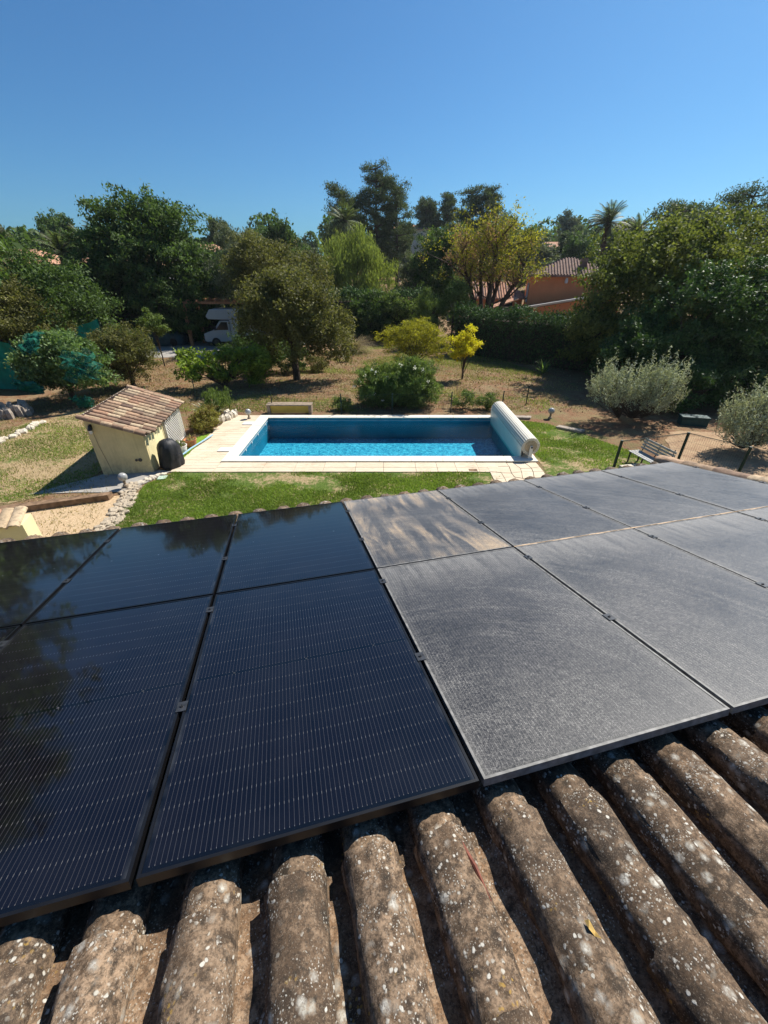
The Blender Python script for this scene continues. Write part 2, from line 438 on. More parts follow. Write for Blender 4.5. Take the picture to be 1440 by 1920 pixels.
L_grassd = leafmat('grass_dry_blade', (.13,.12,.04), (.25,.20,.10), .7, .3, .2)
L_palm   = leafmat('leaf_palm', (.03,.05,.022), (.12,.15,.06), .4, .25, .5)
L_flower = leafmat('petal_white', (.7,.66,.58), (.82,.8,.75), .6, .3)
L_litter = leafmat('leaf_litter', (.10,.055,.03), (.26,.18,.11), .8, .1)

# ------------------------------------------------------------------ ground
def smooth(a, b, x): t = np.clip((x-a)/(b-a), 0, 1); return t*t*(3-2*t)
def hz(x, y):
    d = np.hypot(x, y-5)
    h = smooth(48, 150, d)*9.0*(.75+.25*np.sin(x*.03+1))
    h = h+smooth(45, 75, d)*smooth(20, -30, x)*1.5
    h = h+smooth(30, 70, y)*smooth(-5, -40, x)*1.0
    return h
def axis(a, b, fine, far):
    s = list(np.arange(a, b+fine, fine)); k = fine; x = s[-1]
    while x < far: k *= 1.25; x += k; s.append(x)
    k = fine; x = s[0]
    while x > -far: k *= 1.25; x -= k; s.insert(0, x)
    return np.array(s)
PX0, PX1, PY0, PY1 = -4.60, 4.36, 11.72, 15.66        # pool inner edges
xs = axis(-30, 30, .8, 700); ys = axis(-10, 60, .8, 700)
xs = np.sort(np.append(xs[np.abs(xs[:,None]-np.array([PX0-.15, PX1+.15])).min(1) > .2], [PX0-.15, PX1+.15]))
ys = np.sort(np.append(ys[np.abs(ys[:,None]-np.array([PY0-.15, PY1+.12])).min(1) > .2], [PY0-.15, PY1+.12]))
X, Y = np.meshgrid(xs, ys); Z = hz(X, Y)
nx, ny = len(xs), len(ys)
ii, jj = np.meshgrid(np.arange(nx-1), np.arange(ny-1)); k = (jj*nx+ii).ravel()
Q = np.stack([k, k+1, k+nx+1, k+nx], 1)
cxm = (xs[ii]+xs[ii+1]).ravel()/2; cym = (ys[jj]+ys[jj+1]).ravel()/2
hole = (cxm > PX0-.15) & (cxm < PX1+.15) & (cym > PY0-.15) & (cym < PY1+.12)
gme = np_mesh('ground', np.stack([X.ravel(), Y.ravel(), Z.ravel()], 1), Q[~hole], ground_mat(), smooth=True)
tag(link('ground', gme), kind='structure')

def sheet(name, poly, z, mat, kind='structure'):
    mb = MB(); n = len(poly)
    a = sum(poly[i][0]*poly[(i+1)%n][1]-poly[(i+1)%n][0]*poly[i][1] for i in range(n))
    if a < 0: poly = poly[::-1]
    mb.add([(x,y,z) for x,y in poly], [tuple(range(n))])
    return tag(mb.obj(name, mat), kind=kind)
def wob(poly, amp=.12, step=.5, seed=3):
    g = np.random.default_rng(seed); out = []
    for i in range(len(poly)):
        a = np.array(poly[i], float); b = np.array(poly[(i+1)%len(poly)], float)
        n = max(1, int(np.linalg.norm(b-a)/step))
        for k in range(n): out.append(tuple(a+(b-a)*k/n+g.normal(size=2)*amp*.5))
    return out
LAWN_F = [(-6.15,10.72),(3.35,10.72),(3.2,10.0),(4.45,9.9),(4.6,4.5),(-6.2,4.0),(-6.15,7.6),(-6.6,9.9)]
LAWN_R = [(4.75,4.5),(12,4.5),(9.2,10.9),(8.2,11.7),(7.5,13.4),(6.2,15.1),(4.9,15.6),(4.75,11.2)]
LAWN_L = [(-13.4,15.9),(-12.9,17.4),(-8.6,15.0),(-8.2,10.0),(-8.9,9.1),(-14.5,7.5),(-15,12)]
sheet('lawn', wob(LAWN_F, .06), .008, lawn_mat(.49))
sheet('side_lawn', wob(LAWN_R, .1), .008, lawn_mat(.49))
sheet('dry_lawn', wob(LAWN_L, .25), .008, lawn_mat(.40))
sheet('gravel_patio', [(-6.6,9.4),(-6.2,4.0),(-14,4.0),(-14,7.6),(-8.95,8.75),(-6.9,9.25)], .014, gravel_mat((.36,.24,.13),(.62,.47,.30)))
sheet('concrete_path', wob([(-9.3,9.35),(-8.0,10.55),(-6.6,10.85),(-6.2,10.75),(-6.55,9.95),(-7.0,9.45)], .03), .02, M_concrete)
sheet('gravel_court', wob([(8.6,11.6),(11.2,8.6),(16,10),(14,14),(10.5,14.2)], .15), .012, gravel_mat((.20,.12,.07),(.40,.27,.17)))
sheet('green_strip', [(-6.55,10.95),(-6.22,10.95),(-6.26,14.0),(-6.6,13.6)], .012, plain('bright_green_turf', (.16,.26,.03), .9, .35, 20, .1, bump=.5))

def in_poly(P, poly):
    x, y = P[:,0], P[:,1]; c = np.zeros(len(P), bool); n = len(poly)
    for i in range(n):
        x1, y1 = poly[i]; x2, y2 = poly[(i+1)%n]
        hit = ((y1 > y) != (y2 > y)) & (x < (x2-x1)*(y-y1)/((y2-y1) if y2 != y1 else 1e-9)+x1); c ^= hit
    return c
def field(P, s, seed):
    g = np.random.default_rng(seed); v = 0
    for o in range(4):
        k = g.normal(size=(5,2))*s*(1.9**o); ph = g.uniform(0, 6.28, 5)
        v = v+np.sin(P[:,:2] @ k.T+ph).mean(1)/(1.5**o)
    return v
def grass(name, poly, dens, h, thr, mat, seed, avoid=None, fs=1.0):
    g = np.random.default_rng(seed); A = np.array(poly); lo, hi = A.min(0), A.max(0)
    n = int(dens*np.prod(hi-lo)); P = g.uniform(lo, hi, (n,2)); P = P[in_poly(P, poly)]
    f = field(P, fs, 11)+g.normal(size=len(P))*.12; P = P[f > thr]; f = f[f > thr]
    if avoid is not None: P = P[~avoid(P)]
    n = len(P); a = g.uniform(0, 6.28, n); hh = h*g.uniform(.5, 1.4, n); w = .007+.006*g.random(n)
    d = np.stack([np.cos(a), np.sin(a)], 1); l = g.normal(size=(n,2))*hh[:,None]*.55
    z0 = hz(P[:,0], P[:,1])
    V = np.empty((n,3,3)); V[:,0,:2] = P-d*w[:,None]; V[:,1,:2] = P+d*w[:,None]; V[:,2,:2] = P+l
    V[:,0,2] = V[:,1,2] = z0+.005; V[:,2,2] = z0+.01+hh
    T = np.clip(g.random(n)*.8+.2*np.sin(P[:,0]*1.7)*np.sin(P[:,1]*2.1)+.1, 0, 1)
    tag(link(name, np_mesh(name, V.reshape(-1,3), np.arange(3*n).reshape(-1,3), mat, T, k=3)), kind='stuff')
grass('grass', [(-6.1,10.68),(3.3,10.68),(3.1,8.0),(3.1,6.2),(-6.1,6.2),(-6.5,9.9)], 3000, .045, -.2, L_grassb, 21)
grass('side_grass', [(4.8,8.6),(9.0,8.6),(8.6,11.2),(7.3,13.6),(6.2,15.1),(4.9,15.6)], 1900, .045, -.12, L_grassb, 22)
grass('dry_lawn_grass', LAWN_L, 900, .045, .22, L_grassb, 23)
grass('dry_stalks', [(-16,7),(-6.5,7),(-8.7,16),(-5,17),(10,17),(9,32),(-14,32),(-16,18)], 130, .07, -.6, L_grassd, 24)
grass('garden_weeds', [(-9,16.6),(7,16.6),(9,24),(6,34),(-8,34)], 420, .06, .16, L_grassb, 25, fs=.5)
# fallen leaves over the garden
def litter(name, poly, n, size, seed):
    g = np.random.default_rng(seed); A = np.array(poly); P = g.uniform(A.min(0), A.max(0), (n,2)); P = P[in_poly(P, poly)]
    P = P[field(P, .6, 5)+g.normal(size=len(P))*.3 > -.1]
    P3 = np.stack([P[:,0], P[:,1], hz(P[:,0], P[:,1])+.02], 1)
    V, Q = leaf_arrays(P3, size, .6, np.tile([1.,0,0], (len(P3),1)), 0, g, 3.0)
    tag(link(name, np_mesh(name, V, Q, L_litter, g.random(len(P3)))), kind='stuff')
litter('fallen_leaves', [(-14,16.5),(12,16.5),(12,36),(-14,36)], 26000, .09, 31)
litter('straw_litter', LAWN_L+[(-8,9)], 5000, .05, 32)

# ------------------------------------------------------------------ the house whose roof we stand on
U = Vector((.9696, .2447, 0)); Dn = Vector((-.2400, .9510, -.1956)); Nn = U.cross(Dn).normalized()
O0 = Vector((-.4763, 4.0628, 2.7328))
RF = Matrix(((U.x,Dn.x,Nn.x,O0.x),(U.y,Dn.y,Nn.y,O0.y),(U.z,Dn.z,Nn.z,O0.z),(0,0,0,1)))   # roof frame: x across, y down the slope, z out
house = thing('tiled_house', 'low house in the foreground with weathered canal tile roof carrying the solar panels', 'house')
def rf(x, y, z): return RF @ Vector((x, y, z))
mb = MB()
inner = [rf(-5.2,-6.2,0), rf(4.75,-6.2,0), rf(4.75,.2,0), rf(-5.2,.2,0)]
mb.add([(p.x,p.y,0) for p in inner]+[(p.x,p.y,p.z-.32) for p in inner], [(0,1,5,4),(1,2,6,5),(2,3,7,6),(3,0,4,7),(4,5,6,7)])
mb.obj('wall', M_yellow2, house)
roof = MB().box((-5.5,-6.4,-.29), (4.98,.28,-.235)).obj('roof', M_sleeper, house); roof.matrix_world = RF
def cover_mesh(seed, L=.5, r0=.083, r1=.095, hgt=.078, th=.017, na=14, nl=12, mat=None, rough=.0022):
    # y: 0 upslope end .. L downslope end
    g = np.random.default_rng(seed); V = []; F = []
    ph = g.uniform(0, 6.28, 8)
    for side in (0, 1):
        for j in range(nl+1):
            t = j/nl
            for i in range(na+1):
                a = math.pi*i/na; r = (r0+(r1-r0)*t)-(th if side else 0); hh = (hgt-(th if side else 0))*(1+.05*t)
                e = rough*(math.sin(7*a+ph[0]+t*9)+math.sin(13*a+ph[1]-t*17)+1.4*math.sin(t*11+ph[2])+g.normal()*.6)
                if side: e = 0
                edge = (g.normal()*.004 if (j == nl or j == 0) else 0)
                z = math.sin(a)**.85*hh*(1+e/hh)-(.010 if i in (0, na) else 0)
                V.append((-math.cos(a)*(r+e), t*L+edge, z))
    W = na+1; S = (nl+1)*W
    for j in range(nl):
        for i in range(na):
            k = j*W+i; F.append((k, k+W, k+W+1, k+1)); F.append((S+k, S+k+1, S+k+W+1, S+k+W))
        F.append((j*W, S+j*W, S+(j+1)*W, (j+1)*W)); F.append((j*W+na, (j+1)*W+na, S+(j+1)*W+na, S+j*W+na))
    for i in range(na):
        F.append((i, i+1, S+i+1, S+i)); k = nl*W+i; F.append((k, S+k, S+k+1, k+1))
    mb = MB(); mb.v = V; mb.f = F
    return mb.mesh('cover_tile', mat or M_tile, True)
def pan_mesh(seed, L=.5, r0=.106, r1=.096, dep=.060, th=.013, na=8, nl=8):
    g = np.random.default_rng(seed); V = []; F = []
    for side in (0, 1):
        for j in range(nl+1):
            t = j/nl
            for i in range(na+1):
                a = math.pi*i/na; r = (r0+(r1-r0)*t)*1.15; ed = g.normal()*.005 if j in (0, nl) else 0
                rr = g.normal()*.0025
                V.append((-math.cos(a)*(r+rr), t*L+ed, dep-math.sin(a)**1.5*dep+rr-(th if side else 0)))
    W = na+1; S = (nl+1)*W
    for j in range(nl):
        for i in range(na):
            k = j*W+i; F.append((k, k+W, k+W+1, k+1)); F.append((S+k, S+k+1, S+k+W+1, S+k+W))
        F.append((j*W, S+j*W, S+(j+1)*W, (j+1)*W)); F.append((j*W+na, (j+1)*W+na, S+(j+1)*W+na, S+j*W+na))
    for i in range(na):
        F.append((i, i+1, S+i+1, S+i)); k = nl*W+i; F.append((k, S+k, S+k+1, k+1))
    mb = MB(); mb.v = V; mb.f = F
    return mb.mesh('pan_tile', M_pan, True)
covers = [cover_mesh(s) for s in range(8)]; pans = [pan_mesh(s+20) for s in range(5)]
cols = [-1.48,-1.225,-.95,-.675,-.44,-.18,.09,.345,.59,.83,1.09,1.345]
while cols[0] > -5.3: cols.insert(0, cols[0]-.257)
while cols[-1] < 4.7: cols.append(cols[-1]+.257)
g = np.random.default_rng(5)
# courses: downslope ends of the covers; two seen in the photo at -3.53 and -3.96
ends = [.46-.4335*k for k in range(16)]
ends = [e-(.0) for e in ends]
shift = -3.53-min(ends, key=lambda e: abs(e+3.53))
near_ends = [-3.53, -3.965, -4.40, -4.835, -5.27, -3.10]
eave_ends = [.34]
def place(name, me, x, yend, z, parent=roof, rz=0., tilt=.026):
    o = link(name, me, parent); o.location = (x, yend-.5, z); o.rotation_euler = (tilt, 0, rz); return o
ZP, ZC = -.207, -.172
for ends_, lo, hi in ((near_ends, -2.6, 3.2), (eave_ends, -5.4, 4.75)):
    for ye in ends_:
        for c in cols:
            if lo < c < hi:
                j = g.normal()*.012
                o = place('cover_tile', covers[g.integers(8)], c+g.normal()*.004, ye+j, ZC+.010, rz=g.normal()*.012, tilt=.028)
                o = place('pan_tile', pans[g.integers(5)], c+.120+g.normal()*.004, ye-.04+g.normal()*.02, ZP+.010, rz=g.normal()*.012, tilt=.016)
# tiles hidden beneath the array: one joined part
mb = MB()
def half(x, y0, y1, z, r, h, up):
    n = 6; V = []
    for y in (y0, y1):
        for i in range(n+1):
            a = math.pi*i/n; V.append((x-math.cos(a)*r, y, z+(math.sin(a)*h if up else h-math.sin(a)*h)))
    mb.add(V, [(i, n+1+i, n+2+i, i+1) for i in range(n)])
for c in cols:
    for k in range(8):
        y = .0-.4335*k
        if y < -3.0: continue
        half(c, y-.44, y, ZC, .095, .08, True); half(c+.1285, y-.44, y, ZP, .1, .06, False)
    for lo_, hi_ in ((-6.2, -3.4),):
        if c < -2.6 or c > 3.2:
            for k in range(7): half(c, -6.3+k*.43, -5.85+k*.43, ZC, .095, .08, True); half(c+.1285, -6.3+k*.43, -5.85+k*.43, ZP, .1, .06, False)
tag(mb.obj('roof_tiles', M_tile, roof), kind='stuff')
M_terratile = shed_tile_mat()
verge_me = [cover_mesh(60+s, r0=.10, r1=.115, hgt=.095, mat=M_shedtile) for s in range(3)]
for k in range(14):
    place('verge_tile', verge_me[k % 3], 4.80+g.normal()*.006, .36-.42*k, -.105+.005, rz=g.normal()*.02, tilt=.03)

# ------------------------------------------------------------------ solar panels
PW, PL = 1.134, 1.723
def glass_mat(name, dusty):
    t = NT(name, .5, .06)
    v = t.co(); x, y, z = t.xyz(v)
    m0 = .021; cw = (PW-2*m0)/6; nb = 11
    xx = t.m_('SUBTRACT', x, m0)
    fx = t.m_('FRACT', t.m_('DIVIDE', xx, cw/nb)); line = t.m_('LESS_THAN', t.m_('ABSOLUTE', t.m_('SUBTRACT', fx, .5)), .048)
    cxf = t.m_('FRACT', t.m_('DIVIDE', xx, cw)); colgap = t.m_('LESS_THAN', t.m_('ABSOLUTE', t.m_('SUBTRACT', cxf, .5)), .492)
    # two halves of nine rows with a wider gap between
    mid = PL/2; yy = t.m_('SUBTRACT', t.m_('ABSOLUTE', t.m_('SUBTRACT', y, mid)), .009)
    rp = (PL/2-.009-.024)/9
    fy = t.m_('FRACT', t.m_('DIVIDE', yy, rp)); rowedge = t.m_('LESS_THAN', t.m_('MINIMUM', fy, t.m_('SUBTRACT', 1.0, fy)), .055)
    inside = t.m_('MULTIPLY', t.m_('GREATER_THAN', yy, 0.0), t.m_('LESS_THAN', yy, rp*9-.001))
    inx = t.m_('MULTIPLY', t.m_('GREATER_THAN', x, m0), t.m_('LESS_THAN', x, PW-m0))
    inside = t.m_('MULTIPLY', inside, inx)
    cell = t.m_('MULTIPLY', inside, colgap)
    base = t.mix(cell, (.0012,.0013,.0022), t.mix(t.noise(v, 2.0, 2), (.0018,.0016,.0035), (.0035,.003,.0055)))
    lcol = t.mix(rowedge, (.040,.038,.040), (.13,.125,.12))
    base = t.mix(t.m_('MULTIPLY', t.m_('MULTIPLY', line, inside), .9), base, lcol)
    n = t.noise(t.vm('ADD', v, t.pos()), 3, 3)
    if not dusty:
        film = t.m_('MULTIPLY', t.mapr(t.noise(t.vm('ADD', v, t.pos()), 1.7, 4, .6), .4, .75), .012)
        edge = t.m_('MULTIPLY', t.mapr(t.m_('MINIMUM', x, t.m_('SUBTRACT', PW, x)), .012, .03, .09, 0), t.mapr(n, .4, .6))
        base = t.mix(t.m_('ADD', film, edge), base, (.30,.31,.33))
        t.col(base); t.b.inputs['Roughness'].default_value = .05
        t.put(t.b.inputs['Roughness'], t.mapr(n, .3, .7, .035, .07)); t.b.inputs['IOR'].default_value = 1.6
        return t.m
    # dust: fine grain, broad mottling, wiping arcs and a brighter drift along the low edge
    wv = t.pos()
    grain = t.noise(t.rot(t.scale(wv, 1, 1, 1), 0), 190, 4, .8); g2 = t.noise(wv, 62, 5, .8)
    mott = t.noise(wv, 1.4, 5, .65)
    cen = t.vm('SUBTRACT', wv, (.55, .75, 3.0)); lx, ly, lz = t.xyz(cen)
    rad = t.m_('SQRT', t.m_('ADD', t.m_('MULTIPLY', lx, lx), t.m_('MULTIPLY', ly, ly)))
    comb = t.N.new('ShaderNodeCombineXYZ'); t.put(comb.inputs[0], t.m_('MULTIPLY', rad, 26.0)); t.put(comb.inputs[1], t.m_('MULTIPLY', t.m_('ARCTAN2', ly, lx), 1.8)); t.put(comb.inputs[2], t.m_('MULTIPLY', mott, 1.0))
    arcs = t.noise(comb.outputs[0], 1.0, 4, .62, .4)
    streak = t.noise(t.scale(v, 9, .8, 1), 2.2, 5, .7, .3)          # rain runs down the slope
    low = t.mapr(y, PL-.45, PL-.02, 0, 1)
    m1 = t.m_('MULTIPLY', t.mapr(grain, .44, .57), t.mapr(g2, .41, .57, .25, 1.35))
    amt = t.m_('ADD', t.mapr(arcs, .50, .68, .0, .26), t.mapr(mott, .35, .65, .16, .46))
    amt = t.m_('ADD', t.m_('MULTIPLY', amt, t.m_('ADD', t.m_('MULTIPLY', m1, 1.45), .06)), t.m_('MULTIPLY', low, t.mapr(streak, .38, .60, .14, .62)))
    ed = t.mapr(t.m_('MINIMUM', x, t.m_('SUBTRACT', PW, x)), .012, .07, .16, 0)
    amt = t.m_('MULTIPLY', t.m_('ADD', amt, ed, clamp=True), t.m_('ADD', .58, t.m_('MULTIPLY', t.m_('MULTIPLY', line, inside), .85)))
    far = t.mapr(t.xyz(wv)[0], .3, 5.0, .95, 1.45); amt = t.m_('MULTIPLY', amt, far, clamp=True)  # dust colour strengthened towards the right, painting in the sun glare there
    sparkle = t.m_('MULTIPLY', t.mapr(t.noise(wv, 330, 2, .5), .67, .73), .6)
    amt = t.m_('MAXIMUM', amt, sparkle)
    dcol = t.mix(mott, (.25,.245,.235), (.32,.305,.28))
    sand = None
    if dusty == 2:
        sd = t.m_('MULTIPLY', t.mapr(t.noise(t.rot(t.scale(v, 4.5, .8, 1), .35), 1.6, 5, .65, .5), .42, .60), t.mapr(t.noise(v, 1.6, 2), .32, .55))
        amt = t.m_('ADD', amt, t.m_('MULTIPLY', sd, .38), clamp=True); dcol = t.mix(sd, dcol, (.50,.37,.235))
    t.col(t.mix(amt, base, dcol))
    t.put(t.b.inputs['Roughness'], t.mapr(amt, 0, .5, .30, .75)); t.b.inputs['IOR'].default_value = 1.45
    t.b.inputs['Sheen Weight'].default_value = .35; t.b.inputs['Sheen Roughness'].default_value = .45
    t.bump(grain, .25, .0015)
    return t.m
G_clean, G_dust, G_sand = glass_mat('solar_cells', 0), glass_mat('dusty_solar_cells', 1), glass_mat('sandy_solar_cells', 2)
M_frame_d = plain('dusty_black_frame', (.17,.165,.155), .55, .5, 25, .4)
glass_me = {}
for kk, mt in (('c', G_clean), ('d', G_dust), ('s', G_sand)):
    glass_me[kk] = MB().box((.011,.011,-.006), (PW-.011, PL-.011, 0)).mesh('glass', mt)
def frame_mesh(mat):
    mb = MB(); h = .0022; b = -.035
    mb.box((0,0,b), (.0105,PL,h)); mb.box((PW-.0105,0,b), (PW,PL,h)); mb.box((.0106,0,b), (PW-.0106,.0105,h-.0002)); mb.box((.0106,PL-.0105,b), (PW-.0106,PL,h-.0002))
    mb.box((.011,.011,-.012), (PW-.011,PL-.011,-.0075))
    return mb.mesh('frame', mat)
fr_c, fr_d = frame_mesh(plain('clean_black_frame', (.006,.006,.007), .35, .2, 12, .4, bump=.02)), frame_mesh(M_frame_d)
def clamp_mesh():
    mb = MB(); mb.box((-.022,-.03,.0025), (.022,.03,.006)); mb.box((-.0085,-.03,-.03), (-.0055,.03,.0025)); mb.box((.0055,-.03,-.03), (.0085,.03,.0025))
    mb.lathe([(.0075,.006),(.0075,.012),(.004,.012),(.004,.009)], 8); return mb.mesh('clamp', M_clamp)
cl_me = clamp_mesh()
dot_me = MB().lathe([(.006,.0004),(.0055,.0008)], 8).mesh('junction_dot', M_clamp)
names = {(-3,0):'clean black solar panel at the far left, beside the roof edge, mirroring dark trees',
 (-2,0):'clean far-row solar panel mirroring blue sky and a tree top, second from the left',
 (-1,0):'clean far-row solar panel right beside the sandy one, mirroring pine silhouettes',
 (0,0):'far-row solar panel streaked with beige sand, first of the dusty ones',
 (1,0):'dusty far-row solar panel immediately right of the sandy streaked one',
 (2,0):'dusty far-row solar panel behind the lawn path, second right of the sandy one',
 (3,0):'dusty solar panel at the far right corner next to the terracotta verge tiles',
 (-3,1):'sliver of clean near-row solar panel cut by the left edge',
 (-2,1):'clean near-row solar panel with a dark tree reflection at the left edge',
 (-1,1):'largest clean black solar panel in the middle foreground, above the lichened tiles',
 (0,1):'largest dusty grey solar panel, near row, just right of the clean ones',
 (1,1):'dusty near-row solar panel second from the clean ones, reaching the right picture edge',
 (2,1):'dusty near-row solar panel third from the clean ones, at the right edge',
 (3,1):'sliver of dusty near-row solar panel at the right edge by the verge'}
for i in range(-3, 4):
    for j in (0, 1):
        x0 = i*1.154+.010; ytop = -PL+(0 if j == 0 else -1.0)*(PL+.018)
        z0 = g.normal()*.0012
        rt = thing('solar_panel', names[(i,j)], 'solar panel', mat=RF @ Matrix.Translation((x0, ytop, z0)) , group='black solar panels in two rows on the roof')
        d = i >= 0
        link('glass', glass_me['s' if (i,j) == (0,0) else 'd' if d else 'c'], rt); link('frame', fr_d if d else fr_c, rt)
        for yy in ((PL-.355, PL-1.153) if j == 0 else (PL-.20, PL-1.03)):
            link('clamp', cl_me, rt, (PW+.010, yy, 0))
        if not d:
            cwid = (PW-.042)/6
            for k in (1, 3, 5): link('junction_dot', dot_me, rt, (.021+cwid*k, PL/2, 0))
mbs = MB()
# thin tan strip laid in the gap between the two dusty rows
pts = [i*.07 for i in range(0, 50)]
sv = MB()
for a in range(49):
    x = 1.16+a*.0705
    w = .006+.003*math.sin(a*1.3)
    sv.box((x, -PL-.009-w, -.004), (x+.0705, -PL-.009+w*.6, .0035+.001*math.sin(a*2.1)))
o = sv.obj('tan_strip', plain('orange_tan', (.52,.37,.24), .95, .2, 30)); o.matrix_world = RF
tag(o, 'narrow orange line filling the gap between the dusty panel rows', 'sand strip')
for k, y in enumerate((-.6, -1.35, -2.15, -2.95)):
    o = MB().box((-3.5,-.02,-.035), (4.6,.02,.0)).obj('mounting_rail', M_clamp); o.matrix_world = RF @ Matrix.Translation((0, y, -.037))
    tag(o, ('lowest','second lowest','second highest','highest')[k]+' metal rail running under the solar panels', 'rail', 'rails under the solar panels')
# debris on the tiles
mb = MB(); mb.tube([(-.150,-3.50,-.115),(-.135,-3.58,-.088),(-.118,-3.66,-.088),(-.105,-3.745,-.112)], [.003,.009,.008,.0015], 6)
o = mb.obj('bark_strip', M_debris); o.matrix_world = RF; tag(o, 'curled reddish strip of bark lying along a lichened roof tile', 'bark')
mb = MB(); mb.add([(.118,-3.868,-.090),(.128,-3.872,-.080),(.134,-3.892,-.096),(.137,-3.915,-.088),(.126,-3.902,-.098),(.116,-3.888,-.086)], [(0,1,5),(1,2,5),(2,4,5),(2,3,4)])
o = mb.obj('dry_leaf', M_dryleaf); o.matrix_world = RF @ Matrix.Translation((0,0,.012)); tag(o, 'small dry yellow leaf caught beside a roof tile', 'leaf')

# ------------------------------------------------------------------ pool
pool = thing('swimming_pool', 'rectangular blue swimming pool with pale stone coping beyond the lawn', 'swimming pool', ((PX0+PX1)/2, (PY0+PY1)/2, 0))
ox, oy = pool.location.x, pool.location.y
def P_(x, y): return (x-ox, y-oy)
DEP = -.80
mb = MB()
def rbox(mb, x0, y0, z0, x1, y1, z1, o=(0,0)): mb.box((x0-o[0], y0-o[1], z0), (x1-o[0], y1-o[1], z1))
oo = (ox, oy)
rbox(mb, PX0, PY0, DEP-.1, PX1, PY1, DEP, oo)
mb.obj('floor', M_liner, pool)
mb = MB()
rbox(mb, PX0-.1, PY0-.1, DEP-.1, PX0, PY1+.1, .0, oo); rbox(mb, PX1, PY0-.1, DEP-.1, PX1+.1, PY1+.1, .0, oo)
rbox(mb, PX0, PY0-.1, DEP-.1, PX1, PY0, .0, oo); rbox(mb, PX0, PY1, DEP-.1, PX1, PY1+.1, .0, oo)
mb.obj('basin', plain('blue_liner', (.035,.25,.35), .6, .15, 1.5, .2, bump=0), pool)
g = np.random.default_rng(9)
def slabs(x0, x1, y0, y1, along, n, z0, z1, name='coping_slab', mat=M_pvc, par=pool, o=oo, gap=.003, jit=.001):
    L = (x1-x0) if along == 'x' else (y1-y0)
    for k in range(n):
        a = L*k/n+gap; b = L*(k+1)/n-gap; dz = g.normal()*jit
        m = MB()
        if along == 'x': rbox(m, x0+a, y0, z0, x0+b, y1, z1+dz, o)
        else: rbox(m, x0, y0+a, z0, x1, y0+b, z1+dz, o)
        m.obj(name, mat, par, bevel=.008)
M_coping = plain('cream_coping_stone', (.74,.68,.57), .8, .08, 2.5, .2, bump=.15)
slabs(PX0-.36, PX1+.33, PY0-.36, PY0+.03, 'x', 10, .03, .075, mat=M_coping)
slabs(PX0-.36, PX1+.33, PY1-.03, PY1+.30, 'x', 10, .03, .075, mat=M_coping)
slabs(PX0-.36, PX0+.03, PY0+.03, PY1-.03, 'y', 4, .03, .075, mat=M_coping)
slabs(PX1-.03, PX1+.33, PY0+.03, PY1-.03, 'y', 4, .03, .075, mat=M_coping)
for x, y in ((-4.95,12.35),(-4.95,15.0)):
    m = MB(); rbox(m, x-.42, y-.16, .03, x-.012, y+.16, .062, oo); m.obj('access_lid', M_white, pool, bevel=.01)
for y in (11.95,12.6,13.3,14.1,15.2):
    m = MB(); m.tube([(PX0+.001-ox, y-oy, -.07),(PX0+.03-ox, y-oy, -.07)], .035, 10); m.obj('inlet_nozzle', M_white, pool)
m = MB()
for z in (-.045,):
    rbox(m, PX0+.001, PY0+.05, z-.012, PX0+.012, PY1-.05, z+.012, oo); rbox(m, PX0+.05, PY1-.012, z-.012, PX1-.05, PY1-.001, z+.012, oo)
m.obj('liner_rail', plain('grey_rail', (.35,.38,.42), .5), pool)
xs2 = np.linspace(PX0+.0, PX1-.0, 2)
mb = MB(); mb.add([(PX0+.002,PY0+.002,-.10),(PX1-.002,PY0+.002,-.10),(PX1-.002,PY1-.002,-.10),(PX0+.002,PY1-.002,-.10)], [(0,1,2,3)])
tag(mb.obj('pool_water', M_water), kind='structure')
# bright sand colour joints and paving: stone planks west of the pool
deck = thing('stone_deck', 'sunlit terrace of beige wood-grained stone planks left of the pool', 'terrace', (-5.6,13.3,0))
do = (-5.6,13.3); y = 10.68; k = 0
while y < 15.98:
    h = .205+.02*g.random(); xsplit = -6.22+.35+.55*g.random(); xl = -6.22+.03*g.normal()+(0 if y < 14.8 else (y-14.8)*.18); xr = PX0-.365
    cuts = [xl, xsplit, xr] if y < 15 else [xl, xr]
    if y < 11.3: xr = PX0-.365
    for a, b in zip(cuts[:-1], cuts[1:]):
        if y+h > 11.36 or True:
            m = MB(); rbox(m, a+.003, y+.003, 0, b-.003, y+h-.003, .034+g.normal()*.0015, do); m.obj('plank', M_trav, deck, bevel=.004)
    y += h; k += 1
path = thing('stone_path', 'narrow row of beige stone slabs between the pool and the lawn', 'path', (0,11,0))
x = PX0-.36
while x < 3.35:
    L = .5+.5*g.random(); x2 = min(x+L, 3.4)
    for (ya, yb) in ((10.68,10.98),(10.985,11.35)):
        m = MB(); rbox(m, x+.004, ya+.003, 0, x2-.004, yb-.003, .034+g.normal()*.002, (0,11)); m.obj('slab', M_trav, path, bevel=.004)
    x = x2
# irregular flagstones by the roller
flag = thing('flagstone_path', 'pale crazy paving path at the corner below the rolled pool cover', 'path', (3.9,10.3,0))
gx, gy = 5, 7; px = {}
for i in range(gx+1):
    for j in range(gy+1):
        px[i,j] = (3.05+i*.31+j*.065*0+(g.normal()*.06 if 0 < i < gx else g.normal()*.02), 8.9+j*.35+(g.normal()*.06 if 0 < j < gy else 0))
for i in range(gx):
    for j in range(gy):
        q = [px[i,j],px[i+1,j],px[i+1,j+1],px[i,j+1]]; cx = sum(p[0] for p in q)/4; cy = sum(p[1] for p in q)/4
        q = [(cx+(a-cx)*.955-3.9, cy+(b-cy)*.955-10.3) for a, b in q]
        m = MB(); m.prism(q, 0, .03+g.normal()*.003); m.obj('flagstone', M_trav, flag, bevel=.006)

